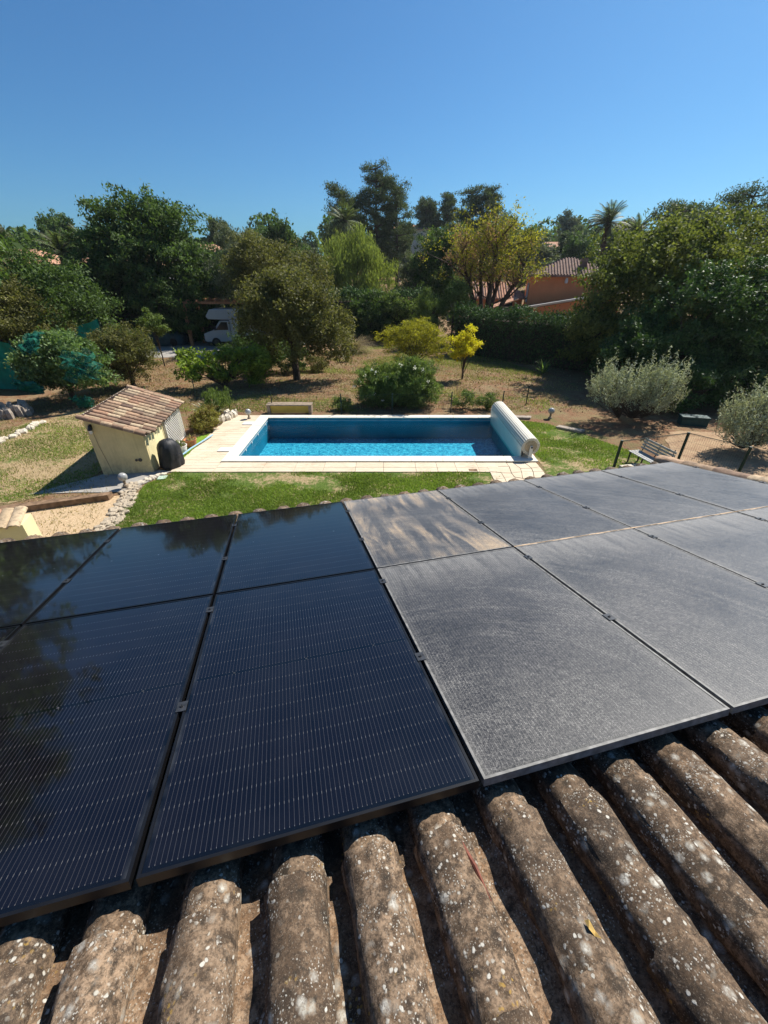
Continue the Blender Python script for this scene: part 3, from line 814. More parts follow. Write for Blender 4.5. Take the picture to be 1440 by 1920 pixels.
# rolled pool cover
rol = thing('pool_cover_roller', 'thick roll of cream pool cover slats standing over the right end of the pool', 'pool cover', (PX1+.12, (PY0+PY1)/2, .07))
cz_ = .36; rr = .265
g2 = np.random.default_rng(2)
ns = 26
for k in range(ns):
    a0 = 2*math.pi*k/ns; a1 = 2*math.pi*(k+1)/ns-.05; m = MB()
    r_ = rr+.004*math.sin(k*1.7)
    p = [(r_*math.cos(a0), r_*math.sin(a0)), ((r_+.006)*math.cos((a0+a1)/2), (r_+.006)*math.sin((a0+a1)/2)), (r_*math.cos(a1), r_*math.sin(a1)), (.19*math.cos(a1), .19*math.sin(a1)), (.19*math.cos(a0), .19*math.sin(a0))]
    V = [(x, -2.06, z+cz_) for x, z in p]+[(x, 2.02, z+cz_) for x, z in p]
    m.add(V, [(0,1,2,3,4)[::-1],(5,6,7,8,9)]+[(i,(i+1)%5,5+(i+1)%5,5+i) for i in range(5)])
    m.obj('slat', M_pvc, rol)
m = MB(); m.tube([(0,-2.05,cz_),(0,2.01,cz_)], .189, 24); m.obj('drum', plain('tan_drum', (.50,.40,.26), .8, .3, 30), rol)
# spiral end of the roll
m = MB(); sp = []
for k in range(0, 160):
    a = k*.2; r_ = .07+.19*k/160; sp.append((r_*math.cos(a), -2.062, cz_+r_*math.sin(a)))
m.tube(sp, .006, 4); m.obj('spiral_edge', M_stone, rol)
# free hanging slats on the pool side
for k in range(8):
    z1 = cz_-.01-.075*k; m = MB(); xx = -rr-.006+.004*k
    m.box((xx-.014, -2.06, z1-.071-0), (xx, 2.02, z1)); m.obj('slat', M_pvc, rol)
for yy in (-2.13, 2.05):
    m = MB(); m.prism([(-.055,0),(.055,0),(.045,.36),(.03,.40),(-.03,.40),(-.045,.36)], 0, .05, Matrix.Translation((0,yy+.03,0)) @ Matrix.Rotation(R(90),4,'X'))
    b = m.obj('bracket', M_white, rol, bevel=.008)
    m = MB(); m.tube([(0,yy-.035,cz_),(0,yy+.05,cz_)], .03, 10); m.obj('axle_cap', M_clamp, rol)

# ------------------------------------------------------------------ pump house
SR = R(8)
shed = thing('pump_house', 'small pale yellow pump house with sloping clay tile roof left of the pool', 'shed', (-6.66,10.68,0), SR)
# local: x from -1.42 (left) to 0 (pool side), y 0..2.95; high side left
W_, D_ = -1.36, 3.12; ZL, ZR = 1.66, 1.16
def wallpoly(pts, ax, c0, c1, name='wall', mat=M_yellow):
    m = MB(); n = len(pts)
    if ax == 'y': V = [(x, c0, z) for x, z in pts]+[(x, c1, z) for x, z in pts]
    else: V = [(c0, y, z) for y, z in pts]+[(c1, y, z) for y, z in pts]
    m.add(V, [tuple(range(n)), tuple(range(n,2*n))[::-1]]+[(i,n+i,n+(i+1)%n,(i+1)%n) for i in range(n)]); return m.obj(name, mat, shed)
wallpoly([(W_,-.1),(0,-.1),(0,ZR),(W_,ZL)], 'y', 0, .12)
wallpoly([(W_,-.1),(0,-.1),(0,ZR),(W_,ZL)], 'y', D_-.12, D_)
wallpoly([(.121,-.1),(D_-.121,-.1),(D_-.121,ZL-.003),(.121,ZL-.003)], 'x', W_, W_+.12)
wallpoly([(.121,-.1),(1.45,-.1),(1.45,ZR-.045),(.121,ZR-.045)], 'x', -.12, 0, mat=M_yellow2)
wallpoly([(2.9,-.1),(D_-.121,-.1),(D_-.121,ZR-.045),(2.9,ZR-.045)], 'x', -.12, 0, mat=M_yellow2)
sl = math.atan2(ZL-ZR, -W_)
SRM = Matrix.Translation((0,0,ZR)) @ Matrix.Rotation(sl, 4, 'Y')    # local roof frame: -x goes up the slope
# scalloped under-tile mortar band along the eave
m = MB(); nn = 26
for k in range(nn):
    y0 = .02+k*(D_-.04)/nn; m.lathe([(.055,0),(.055,.09)], 8, (0.0,y0+.05,-.045), SRM)
m.obj('mortar', M_stone, shed)
rdeck = MB().box((W_/math.cos(sl)-.10,-.10,.0),(.12,D_+.08,.03), SRM).obj('roof', M_stone2, shed)
tme = [cover_mesh(80+s, L=.36, r0=.078, r1=.090, hgt=.065, th=.010, na=8, nl=3, mat=M_shedtile, rough=.0008) for s in range(4)]
g = np.random.default_rng(12)
TM = Matrix.Rotation(R(-90), 4, 'Z')     # tile +y -> +x (down the slope)
rowsn = 14; pitch = (D_+.20)/rowsn
for r_ in range(rowsn):
    y0 = -.05+pitch*(r_+.4)
    for k in range(5):
        xend = .20-.31*k+g.normal()*.012+(r_ % 2)*.03
        o = link('tile', tme[g.integers(4)], rdeck)
        o.matrix_local = SRM @ Matrix.Translation((xend-.36, y0+g.normal()*.006, .055)) @ TM @ Matrix.Rotation(.03, 4, 'X')
    for k in range(5):
        m_ = None
        o = link('under_tile', tme[g.integers(4)], rdeck)
        o.matrix_local = SRM @ Matrix.Translation((.10-.31*k-.36, y0+pitch*.5, .085)) @ TM @ Matrix.Rotation(.03, 4, 'X') @ Matrix.Diagonal((1,1,-.9,1))
bme = [cover_mesh(95+s, L=.30, r0=.075, r1=.085, hgt=.08, th=.012, na=10, nl=3, mat=M_shedtile, rough=.001) for s in range(3)]
for side_y in (-.10, D_+.07):
    for k in range(6):
        o = link('verge_tile', bme[k % 3], rdeck)
        o.matrix_local = SRM @ Matrix.Translation((.12-.27*k-.30, side_y, .05)) @ TM @ Matrix.Rotation(.03, 4, 'X')
# lattice on the pool side: crossed slats in a frame
lat = MB(); y0, y1, z0, z1 = 1.55, 3.10, .02, 1.10; fx0, fx1 = .03, .045
lf = MB()
for a, b in (((fx0,y0,z0),(fx1+.012,y0+.03,z1)), ((fx0,y1-.03,z0),(fx1+.012,y1,z1)), ((fx0,y0+.031,z1-.03),(fx1+.012,y1-.031,z1)), ((fx0,y0+.031,z0),(fx1+.012,y1-.031,z0+.03))): lf.box(a, b)
lattice = lf.obj('lattice', M_white, shed)
def clipline(c, s):
    pts = []
    # y - s*z = c inside rectangle
    for z in (z0, z1):
        y = c+s*z
        if y0 <= y <= y1: pts.append((y, z))
    for y in (y0, y1):
        z = (y-c)/s
        if z0 < z < z1: pts.append((y, z))
    return pts
for s, xx in ((1, fx0), (-1, fx1-.004)):
    c = -1.5
    while c < 5:
        p = clipline(c, s)
        if len(p) >= 2 and abs(p[0][0]-p[1][0]) > .05:
            (ya, za), (yb, zb) = p[:2]; d = Vector((0, yb-ya, zb-za)); L = d.length; d.normalize(); n = Vector((0, -d.z, d.y))*.013
            m = MB(); A = Vector((xx, ya, za)); B = Vector((xx, yb, zb)); e = Vector((.008,0,0))
            V = [A-n, A+n, B+n, B-n]; V = [tuple(v) for v in V]+[tuple(v+e) for v in V]
            m.add(V, [(0,1,2,3),(7,6,5,4),(0,4,5,1),(1,5,6,2),(2,6,7,3),(3,7,4,0)]); m.obj('slat', M_white, lattice)
        c += .125
# wall lamp, cable, sockets, pipe
lamp = MB(); lamp.lathe([(.05,0),(.06,.02),(.03,.10),(.012,.14)], 10, (-1.22,-.09,1.36)); lamp.box((-1.25,-.04,1.38),(-1.19,-.002,1.5))
wl = lamp.obj('lamp_hood', M_black, shed)
MB().lathe([(.02,-.10),(.042,-.07),(.045,0)], 10, (-1.22,-.09,1.358)).obj('lamp_glass', M_white, wl)
MB().tube([(-1.22,-.006,1.34),(-1.20,-.006,.9),(-1.12,-.006,.3),(-1.10,-.006,.02)], .006, 5).obj('cable', M_wood, shed)
for xx, rr_ in ((-.36,.035),(-.26,.05)): MB().tube([(xx,-.03,.42),(xx,-.001,.42)], rr_, 10).obj('socket', M_clamp, shed)
MB().tube([(.03,1.42,1.05),(.05,1.42,.9),(.03,1.44,.3),(.03,1.44,.02)], .018, 6).obj('pipe', M_stone, shed)

# covered barbecue
def draped(prof, folds, seed, n=44, sx=1, sy=1):
    g = np.random.default_rng(seed); m = MB(); V = []; F = []
    for j, (r, z) in enumerate(prof):
        for k in range(n):
            t = 2*math.pi*k/n; amp = folds*(1-.7*j/len(prof)); e = 1+amp*math.sin(9*t+2*math.sin(z*5+1))+amp*.6*math.sin(17*t+z*8)+g.normal()*.008
            c, s = math.cos(t), math.sin(t); q = (abs(c)**3+abs(s)**3)**(-1/3)
            V.append((r*sx*c*e*(.35+.65*q), r*sy*s*e*(.35+.65*q), z+g.normal()*.004))
    for j in range(len(prof)-1):
        for k in range(n): F.append((j*n+k, j*n+(k+1)%n, (j+1)*n+(k+1)%n, (j+1)*n+k))
    F.append(tuple(range((len(prof)-1)*n, len(prof)*n))); m.v = V; m.f = F; return m
bb = thing('barbecue', 'barbecue under a wrinkled black fabric cover at the corner of the yellow pump house', 'barbecue', (-6.30,11.12,.02), R(-25))
draped([(.27,.02),(.285,.12),(.275,.30),(.265,.50),(.25,.62),(.215,.72),(.15,.80),(.07,.835),(.02,.84)], .05, 4, sx=1.0, sy=1.15).obj('cover', M_cover, bb, smooth=True)
MB().tube([(.30,-.05,.38),(.315,.0,.42),(.315,.1,.42),(.30,.15,.38)], .012, 5).obj('strap', M_cover, bb)

def pot(name, label, loc, mat, r, h, tilt=0, leafm=None, n=60, sz=.1, seed=1):
    t = thing(name, label, 'flower pot', loc); t.rotation_euler = (0,tilt,0)
    MB().lathe([(r*.72,0),(r*.95,h*.6),(r,h*.92),(r*1.08,h*.93),(r*1.08,h),(r*.95,h),(r*.9,h*.85)], 20).obj('pot', mat, t, smooth=True)
    MB().lathe([(r*.9,h*.80),(r*.85,h*.86)], 16).obj('soil', M_bark, t)
    if leafm:
        g = np.random.default_rng(seed); P = g.normal(size=(n,3))*np.array([r*.5,r*.5,.05])+np.array([0,0,h*1.15]); V, Q = leaf_arrays(P, sz, .35, P-np.array([0,0,h*.6]), .6, g)
        link('plant', np_mesh('plant', V, Q, leafm, g.random(n)), t)
pot('flower_pot', 'white round pot with green plant in front of the lattice', (-6.46,12.1,.015), M_white, .19, .28, 0, L_mid, 90, .09, 3)
pot('flower_pot', 'orange terracotta pot beyond the white pot by the lattice', (-6.42,12.75,.015), M_terra, .19, .24, 0, L_grassd, 30, .12, 4)
pole = MB().tube([(-6.36,11.15,.10),(-6.22,12.3,.12),(-6.02,13.6,.09)], .022, 8).obj('pool_pole', M_blue)
tag(pole, 'pale blue telescopic pole lying on the grass strip beside the deck', 'pole')
o = MB().prism([(-6.33,10.15),(-6.12,10.2),(-6.14,10.42),(-6.36,10.38)], .01, .045).obj('cover_plate', plain('pale_green_plastic', (.45,.56,.46), .6, .1), bevel=.006)
tag(o, 'small pale green inspection cover in the lawn near the barbecue', 'cover plate')
o = MB().box((2.48,10.72,.036),(2.72,10.86,.040)).obj('drain_cover', M_sleeper)
tag(o, 'small brown drain cover in the slab path before the pool', 'cover plate')

# globe garden lamps
M_globe = plain('frosted_globe', (.34,.34,.33), .10, .3, 14, .8, bump=0)
def globe(label, loc, s=1.0):
    t = thing('globe_lamp', label, 'garden lamp', loc, group='globe garden lamps')
    MB().lathe([(.07*s,0),(.06*s,.05*s),(.035*s,.07*s),(.035*s,.17*s),(.06*s,.18*s)], 14).obj('base', M_wood, t)
    n = 12; MB().lathe([(.115*s*math.sin(math.pi*(k+.4)/n)+.001, .275*s-.115*s*math.cos(math.pi*(k+.4)/n)) for k in range(n)], 18).obj('globe', M_globe, t, smooth=True)
globe('glass globe lamp on the stone edging in front of the pump house', (-6.93,9.70,.06), 1.0)
globe('globe lamp standing at the far end of the stone deck', (-5.32,15.62,.03), 1.0)
globe('globe lamp standing in tree shade beyond the rolled pool cover', (6.6,15.75,.0), 1.1)

# storage bench behind the pool
t = thing('storage_bench', 'low grey wooden bench with yellow front panel behind the pool fence', 'bench', (-3.85,16.45,0))
for k in range(3): MB().box((-.92,-.22+.15*k,.36),(.92,-.075+.15*k,.40)).obj('plank', M_wood, t, bevel=.005)
for s in (-1,1): MB().box((s*.84-.06,-.2,0),(s*.84+.06,.2,.358)).obj('leg', M_wood, t)
MB().box((-.779,-.12,.05),(.779,-.09,.33)).obj('panel', plain('yellow_board', (.55,.40,.08), .6, .1), t)

# wire fence behind the pool
def wire_fence(label, pts, h, nw, mesh_step=None, name='wire_fence', pr=.022, wr=.0035, mat=M_dgreen, caps=True, rail=False, bends=0):
    t = thing(name, label, 'fence', (pts[0][0], pts[0][1], 0)); o = Vector((pts[0][0], pts[0][1], 0))
    P = [Vector((x, y, hz(x, y)))-o for x, y in pts]
    for p in P:
        MB().tube([p-Vector((0,0,.1)), p+Vector((0,0,h))], pr, 8).obj('post', mat, t)
    for a, b in zip(P[:-1], P[1:]):
        for k in range(nw):
            z = .06+(h-.10)*k/(nw-1); sag = -.012 if k in (nw-1,) and not rail else -.004
            MB().tube([a+Vector((0,0,z)), (a+b)/2+Vector((0,0,z+sag*3)), b+Vector((0,0,z))], wr*(1.6 if k == nw-1 else 1), 4, cap=False).obj('wire', mat, t)
        if mesh_step:
            L = (b-a).length; n = int(L/mesh_step); m = MB()
            for k in range(1, n):
                q = a+(b-a)*k/n; m.tube([q+Vector((0,0,.05)), q+Vector((0,0,h-.04))], wr*.8, 3, cap=False)
            tag(m.obj('vertical_wire', mat, t), kind='stuff')
        if rail: MB().tube([a+Vector((0,0,h-.02)), b+Vector((0,0,h-.02))], .010, 6).obj('rail', mat, t)
wire_fence('thin dark wire fence running behind the pool', [(-8.5,18.4),(-6.6,17.2),(-4.6,16.55),(-1.73,16.2),(.33,16.3),(2.75,16.5),(4.9,16.7),(6.2,17.6)], .85, 8, .30, wr=.0030)
wire_fence('dark green mesh fence with three thick posts right of the roof corner', [(6.10,9.85),(8.20,10.45),(9.05,9.40)], 1.30, 7, .05, pr=.036, wr=.0022, rail=True, name='mesh_fence')

# white slatted garden bench
t = thing('garden_bench', 'white slatted garden bench behind the dark mesh fence', 'bench', (7.85,11.0,0), R(10)); t.scale = (.82,.82,.82)
for k in range(4): MB().box((-.40+.115*k,-.72,.40),(-.31+.115*k,.72,.425)).obj('seat_slat', M_bench, t)
for k in range(4): MB().box((.085+.02*k,-.72,.50+.105*k),(.105+.02*k,.72,.57+.105*k)).obj('backrest_slat', M_bench, t)
for s in (-.62,0,.62):
    m = MB(); m.box((-.40,s-.02,0),(-.36,s+.02,.399)); m.box((.02,s-.02,0),(.06,s+.02,.399)); m.box((-.36,s-.02,.35),(.02,s+.02,.395)); m.obj('leg', M_black, t)
    MB().tube([(.06,s,.38),(.13,s,.55),(.185,s,.92)], .018, 6).obj('back_bracket', M_black, t)
for lab, poly in (('pale stone slab at the lawn corner nearest the white bench',[(7.0,10.6),(7.65,10.7),(7.6,11.15),(6.95,11.0)]),('pale stone slab tucked behind the middle fence post',[(8.5,10.7),(9.1,10.9),(8.95,11.3),(8.4,11.1)])):
    cx, cy = poly[0]; o = MB().prism([(a-cx,b-cy) for a, b in poly], 0, .10).obj('stone_slab', M_stone, loc=(cx,cy,0), bevel=.02); tag(o, lab, 'stone')
for k, (x, y, L, a) in enumerate(((6.85,14.35,1.0,-35),(5.5,15.75,.75,-4))):
    o = MB().prism([(-L/2,-.14),(L/2-.1,-.16),(L/2,.1),(-L/2+.06,.14)], 0, .09).obj('stone_slab', M_stone2, loc=(x,y,0), bevel=.02); o.rotation_euler = (0,0,R(a))
    tag(o, ('long grey stone slab edging the lawn in tree shade','rough stones bordering the lawn just beyond the pool cover')[k], 'stone')

# stone edgings made of separate stones
def stones(label, path_, n, width, size, mat, seed, cat='stone border', name='stone_edging', hh=.10):
    g = np.random.default_rng(seed); p0 = path_[0]; t = thing(name, label, cat, (p0[0], p0[1], 0))
    P = np.array(path_); seg = np.linalg.norm(np.diff(P, axis=0), axis=1); cum = np.r_[0, np.cumsum(seg)]/seg.sum()
    mes = []
    for s in range(6):
        q = [(math.cos(a)*(.8+.4*g.random()), math.sin(a)*(.6+.3*g.random())) for a in np.linspace(0, 2*math.pi, 7)[:-1]]
        m = MB(); m.add([(x,y,-.3) for x,y in q]+[(x*1.02,y*1.02,.35) for x,y in q]+[(x*.72,y*.72,.6+.1*g.normal()) for x,y in q], [tuple(range(12,18))]+[(i,(i+1)%6,6+(i+1)%6,6+i) for i in range(6)]+[(6+i,6+(i+1)%6,12+(i+1)%6,12+i) for i in range(6)])
        mes.append(m.mesh('stone', mat))
    for k in range(n):
        u = (k+.5)/n; x = np.interp(u, cum, P[:,0]); y = np.interp(u, cum, P[:,1])
        dx, dy = g.normal()*.04, (g.random()-.5)*width
        j = min(np.searchsorted(cum, u)-1, len(seg)-1); d = (P[j+1]-P[j])/seg[j]; nrm = np.array([-d[1], d[0]])
        o = link('stone', mes[g.integers(6)], t); s = size*g.uniform(.6, 1.35)
        o.location = (x-p0[0]+nrm[0]*dy+d[0]*dx, y-p0[1]+nrm[1]*dy+d[1]*dx, .0+g.random()*.03); o.rotation_euler = (g.normal()*.12, g.normal()*.12, g.uniform(0,6.28)); o.scale = (s, s, hh*g.uniform(.7,1.4))
stones('border of many small flat stones between gravel patio and lawn', [(-6.95,9.95),(-6.55,9.2),(-6.25,7.4)], 150, .42, .075, plain('tan_stone', (.42,.35,.26), .9, .35, 9, .15, bump=.6), 3, hh=.055)
stones('curved row of white rocks edging the dry lawn on the left', [(-13.3,12.2),(-13.1,13.6),(-13.2,15.2)], 22, .22, .15, M_stone, 5, hh=.16)
stones('heap of pale rocks holding the plant bed at the deck corner', [(-6.5,15.0),(-6.05,15.9),(-6.3,16.1)], 14, .35, .16, M_stone, 8, hh=.3, name='rock_heap')
stones('pale rocks bordering the flat stone area at the pump house corner', [(-6.75,10.0),(-6.35,10.6)], 12, .2, .09, M_stone, 9, hh=.06)
stones('dappled white stone wall under the green net on the far left', [(-16.0,16.3),(-15.2,15.6),(-14.6,16.4)], 40, .4, .2, M_stone2, 10, 'stone wall', hh=.6, name='stone_wall')
# old sleeper step
o = MB().prism([(-9.35,8.42),(-9.25,8.2),(-6.98,9.0),(-6.98,9.2)], 0, .17).obj('timber_step', M_sleeper, bevel=.01); tag(o, 'long weathered timber edging the gravel patio below the pump house', 'step')
# tile capped yellow pillar by the house
t = thing('garden_pillar', 'pale yellow pillar with overlapping roof tile cap at the left edge', 'pillar', (-7.0,6.35,0), R(20))
MB().box((-.55,-.22,0),(.32,.22,1.02)).obj('wall', M_yellow2, t)
for k in range(5):
    o = link('cap_tile', bme[k % 3], t); o.matrix_local = Matrix.Translation((-.55+k*.19, -.30, 1.03+.0*k)) @ Matrix.Rotation(.22, 4, 'X') @ Matrix.Diagonal((1.25,1.8,.75,1))

# white camper van under the trees
def camper():
    t = thing('camper_van', 'white cab-over camper van parked under the orange timber shelter', 'camper van', (-13.9,34.6,0), R(4))
    # x: 0 nose .. 6.2 rear, y -1..1
    def side(poly, name, mat, y0=-1.0, y1=1.0, bev=.05):
        m = MB(); m.prism(poly, y0, y1, Matrix.Rotation(R(90), 4, 'X')); return m.obj(name, mat, t, bevel=bev)
    side([(.0,.45),(.0,.95),(.75,1.18),(1.35,1.85),(2.05,1.85),(2.05,.35),(.15,.35)], 'cab', M_van, -.92, .92)
    side([(.55,1.95),(.40,2.15),(.75,2.62),(6.1,2.72),(6.2,.55),(2.1,.45),(2.1,1.9)], 'body', M_van)
    for s in (-1, 1):
        m = MB(); m.add([(x, s*.928, z) for x, z in ((.95,1.2),(1.45,1.75),(1.9,1.75),(1.9,1.2))], [(0,1,2,3) if s > 0 else (3,2,1,0)]); m.obj('side_window', M_glassdark, t)
        m = MB(); m.box((2.9,s*1.005-.008,1.5),(3.9,s*1.005+.008,2.0)); m.obj('living_window', M_glassdark, t)
        m = MB(); m.box((2.15,s*1.004-.006,1.93),(6.1,s*1.004+.006,1.97)); m.obj('trim_stripe', M_clamp, t)
        for x in (.85, 4.6):
            w = MB().tube([(x, s*.72, .33),(x, s*.94, .33)], .33, 18).obj('wheel', M_rubber, t); MB().tube([(x, s*.93, .33),(x, s*.95, .33)], .19, 14).obj('rim', M_clamp, w)
        MB().box((.90,s*1.02-.08,1.2),(1.02,s*1.02+.08,1.45)).obj('mirror', M_black, t)
        MB().box((6.15,s*.8-.08,.75),(6.215,s*.8+.08,.95)).obj('tail_light', plain('red_lens', (.4,.02,.02), .2), t)
        MB().box((-.02,s*.65-.14,.78),(.05,s*.65+.14,.92)).obj('headlight', M_shutter, t)
    m = MB(); m.add([(.80,-.8,1.20),(.80,.8,1.20),(1.36,.74,1.80),(1.36,-.74,1.80)], [(0,1,2,3)]); o = m.obj('windscreen', M_glassdark, t); o.location = (-.03,0,.03)
    MB().box((-.06,-.85,.36),(.06,.85,.58)).obj('bumper', M_clamp, t)
camper()
t = thing('timber_shelter', 'orange timber carport frame over the camper van', 'carport', (-15.1,34.2,0))
for x, y in ((0,0),(.35,1.6),(0,3.4),(5.4,0),(5.4,3.4)): MB().box((x-.11,y-.11,-.1),(x+.11,y+.11,2.95)).obj('post', M_pergola, t)
for y in (0,3.4): MB().box((-.4,y-.06,2.951),(5.8,y+.06,3.12)).obj('beam', M_pergola, t)
for k in range(9): MB().box((-.3+k*.7,-.4,3.121),(-.22+k*.7,3.8,3.25)).obj('rafter', M_pergola, t)
# tarp covered car
t = thing('covered_car', 'parked car under a dark blue green tarpaulin in the shade left of the camper', 'car', (-17.6,34.6,0), R(3))
draped([(1.7,.06),(1.72,.4),(1.68,.75),(1.35,1.05),(1.1,1.32),(.85,1.42),(.3,1.46),(.05,1.47)], .03, 8, n=60, sx=1.1, sy=.52).obj('tarpaulin', M_tarp, t, smooth=True)
for x in (-1.1,1.1):
    for s in (-1,1): MB().tube([(x,s*.80,.30),(x,s*.62,.30)], .30, 14).obj('wheel', M_rubber, t)
tag(sheet('driveway', wob([(-19.5,29.5),(-12,28.8),(-9.0,30.2),(-7,31.5),(-6,37),(-21,37)], .2), .016, M_concrete), kind='structure')
for k, (x, y) in enumerate(((-19.9,31.3),(-19.1,31.2))):
    o = MB()
    for i in range(3): o.box((-.35,-.3,.05+.2*i),(.35,.3,.07+.2*i))
    for sx in (-.33,.33):
        for sy in (-.28,.28): o.box((sx-.02,sy-.02,0),(sx+.02,sy+.02,.62))
    o = o.obj('storage_rack', M_concrete, loc=(x,y,0)); tag(o, ('low grey rack further left','low grey rack nearer the thin young tree')[k]+' beside the covered car', 'rack')

# green privacy nets, gate and walls on the left
def net(label, pts, h, mat, name='privacy_net', sagz=.12, seed=1, base=0.0):
    g = np.random.default_rng(seed); V = []; F = []; n = 24; m = 6; P = np.array(pts)
    u = np.linspace(0, 1, n+1); cu = np.linspace(0, 1, len(P)); X = np.interp(u, cu, P[:,0]); Y = np.interp(u, cu, P[:,1])
    H = np.interp(u, np.linspace(0, 1, len(h)), h)
    d = np.array([P[-1][1]-P[0][1], P[0][0]-P[-1][0]]); d = d/np.linalg.norm(d)
    o0 = (X[0], Y[0])
    for side in (0, 1):
        for i in range(n+1):
            for j in range(m+1):
                e = .07*math.sin(u[i]*19+j*.8)*(j/m)+g.normal()*.012*(1-side)+side*.006
                V.append((X[i]-o0[0]+d[0]*e, Y[i]-o0[1]+d[1]*e, base+(H[i]-base)*j/m-sagz*math.sin(u[i]*math.pi*3)**2*(j == m)))
    S = (n+1)*(m+1)
    for i in range(n):
        for j in range(m):
            k = i*(m+1)+j; F.append((k, k+m+1, k+m+2, k+1)); F.append((S+k, S+k+1, S+k+m+2, S+k+m+1))
    b = MB(); b.v = V; b.f = F; t = thing(name, label, 'privacy net', (o0[0], o0[1], 0)); b.obj('netting', mat, t)
    for i in (0, n//2, n): MB().tube([(X[i]-o0[0], Y[i]-o0[1], -.1), (X[i]-o0[0], Y[i]-o0[1], H[i]+.06)], .03, 6).obj('post', M_dgreen, t)
M_net = plain('teal_green_netting', (.012,.24,.17), .75, .25, 3, .2, bump=.3)
net('bright green privacy net at the far left above the white stones', [(-20.0,20.6),(-17.5,20.3),(-16.3,19.6)], [2.4,2.2,.5], M_net, seed=3, sagz=.04)
net('bright green privacy net with sloping top behind the netted fruit tree', [(-19.9,26.0),(-17.3,27.0)], [1.7,2.6], M_net, seed=4, sagz=.04)
t = thing('green_gate', 'dark green solid gate panel on a low white wall at the back left', 'gate', (-27.5,27.2,0), R(10))
MB().box((-2.2,-.1,0),(4.2,.1,.7)).obj('wall', M_white, t)
MB().box((-2.2,-.04,.72),(2.6,.04,2.6)).obj('panel', M_dgreen, t)
MB().box((2.7,-.05,.72),(3.6,.05,2.9)).obj('light_panel', plain('grey_green_panel', (.10,.15,.15), .7), t)
for x in (-2.2,.2,2.62,3.64): MB().box((x-.04,-.06,.70),(x+.04,.06,2.75)).obj('post', M_dgreen, t)
# crates in the shade at right
t = thing('storage_box', 'dull teal plastic garden trunk in deep shade between the two olive bushes', 'storage box', (11.75,15.0,-.08), R(-15)); t.scale = (.65,.65,.8)
MB().box((-.7,-.3,0),(.7,.3,.42)).obj('box', M_tealcover, t, bevel=.03); MB().box((-.74,-.33,.425),(.74,.33,.52)).obj('lid', M_tealcover, t, bevel=.03)

# ------------------------------------------------------------------ neighbouring houses
def rooftiles_mat(name, a, b):
    t = NT(name, .15, .9); v = t.pos(); t.col(t.mix(t.mapr(t.noise(v, 2.2, 5, .7), .35, .65), a, b)); t.bump(t.noise(v, 9, 3), .4, .05); return t.m
M_roof_old = rooftiles_mat('old_roof', (.13,.085,.07), (.28,.19,.15)); M_roof_red = rooftiles_mat('red_roof', (.34,.17,.10), (.52,.30,.20))
def ridges(p00, p10, p11, p01, n, r, mat, par, name='tile_row', join=False):
    """n tile rows running from the edge p00-p10 (eave) up to p01-p11 (top)."""
    p00, p10, p11, p01 = map(Vector, (p00, p10, p11, p01)); rows = []
    nn = (p10-p00).cross(p01-p00).normalized()
    if nn.z < 0: nn = -nn
    for k in range(n):
        u = (k+.5)/n; a = p00+(p10-p00)*u; b = p01+(p11-p01)*u
        if (b-a).length < .2: continue
        m = MB(); m.tube([a+nn*.02, b+nn*.02], r, 6); m.obj(name, mat, par)
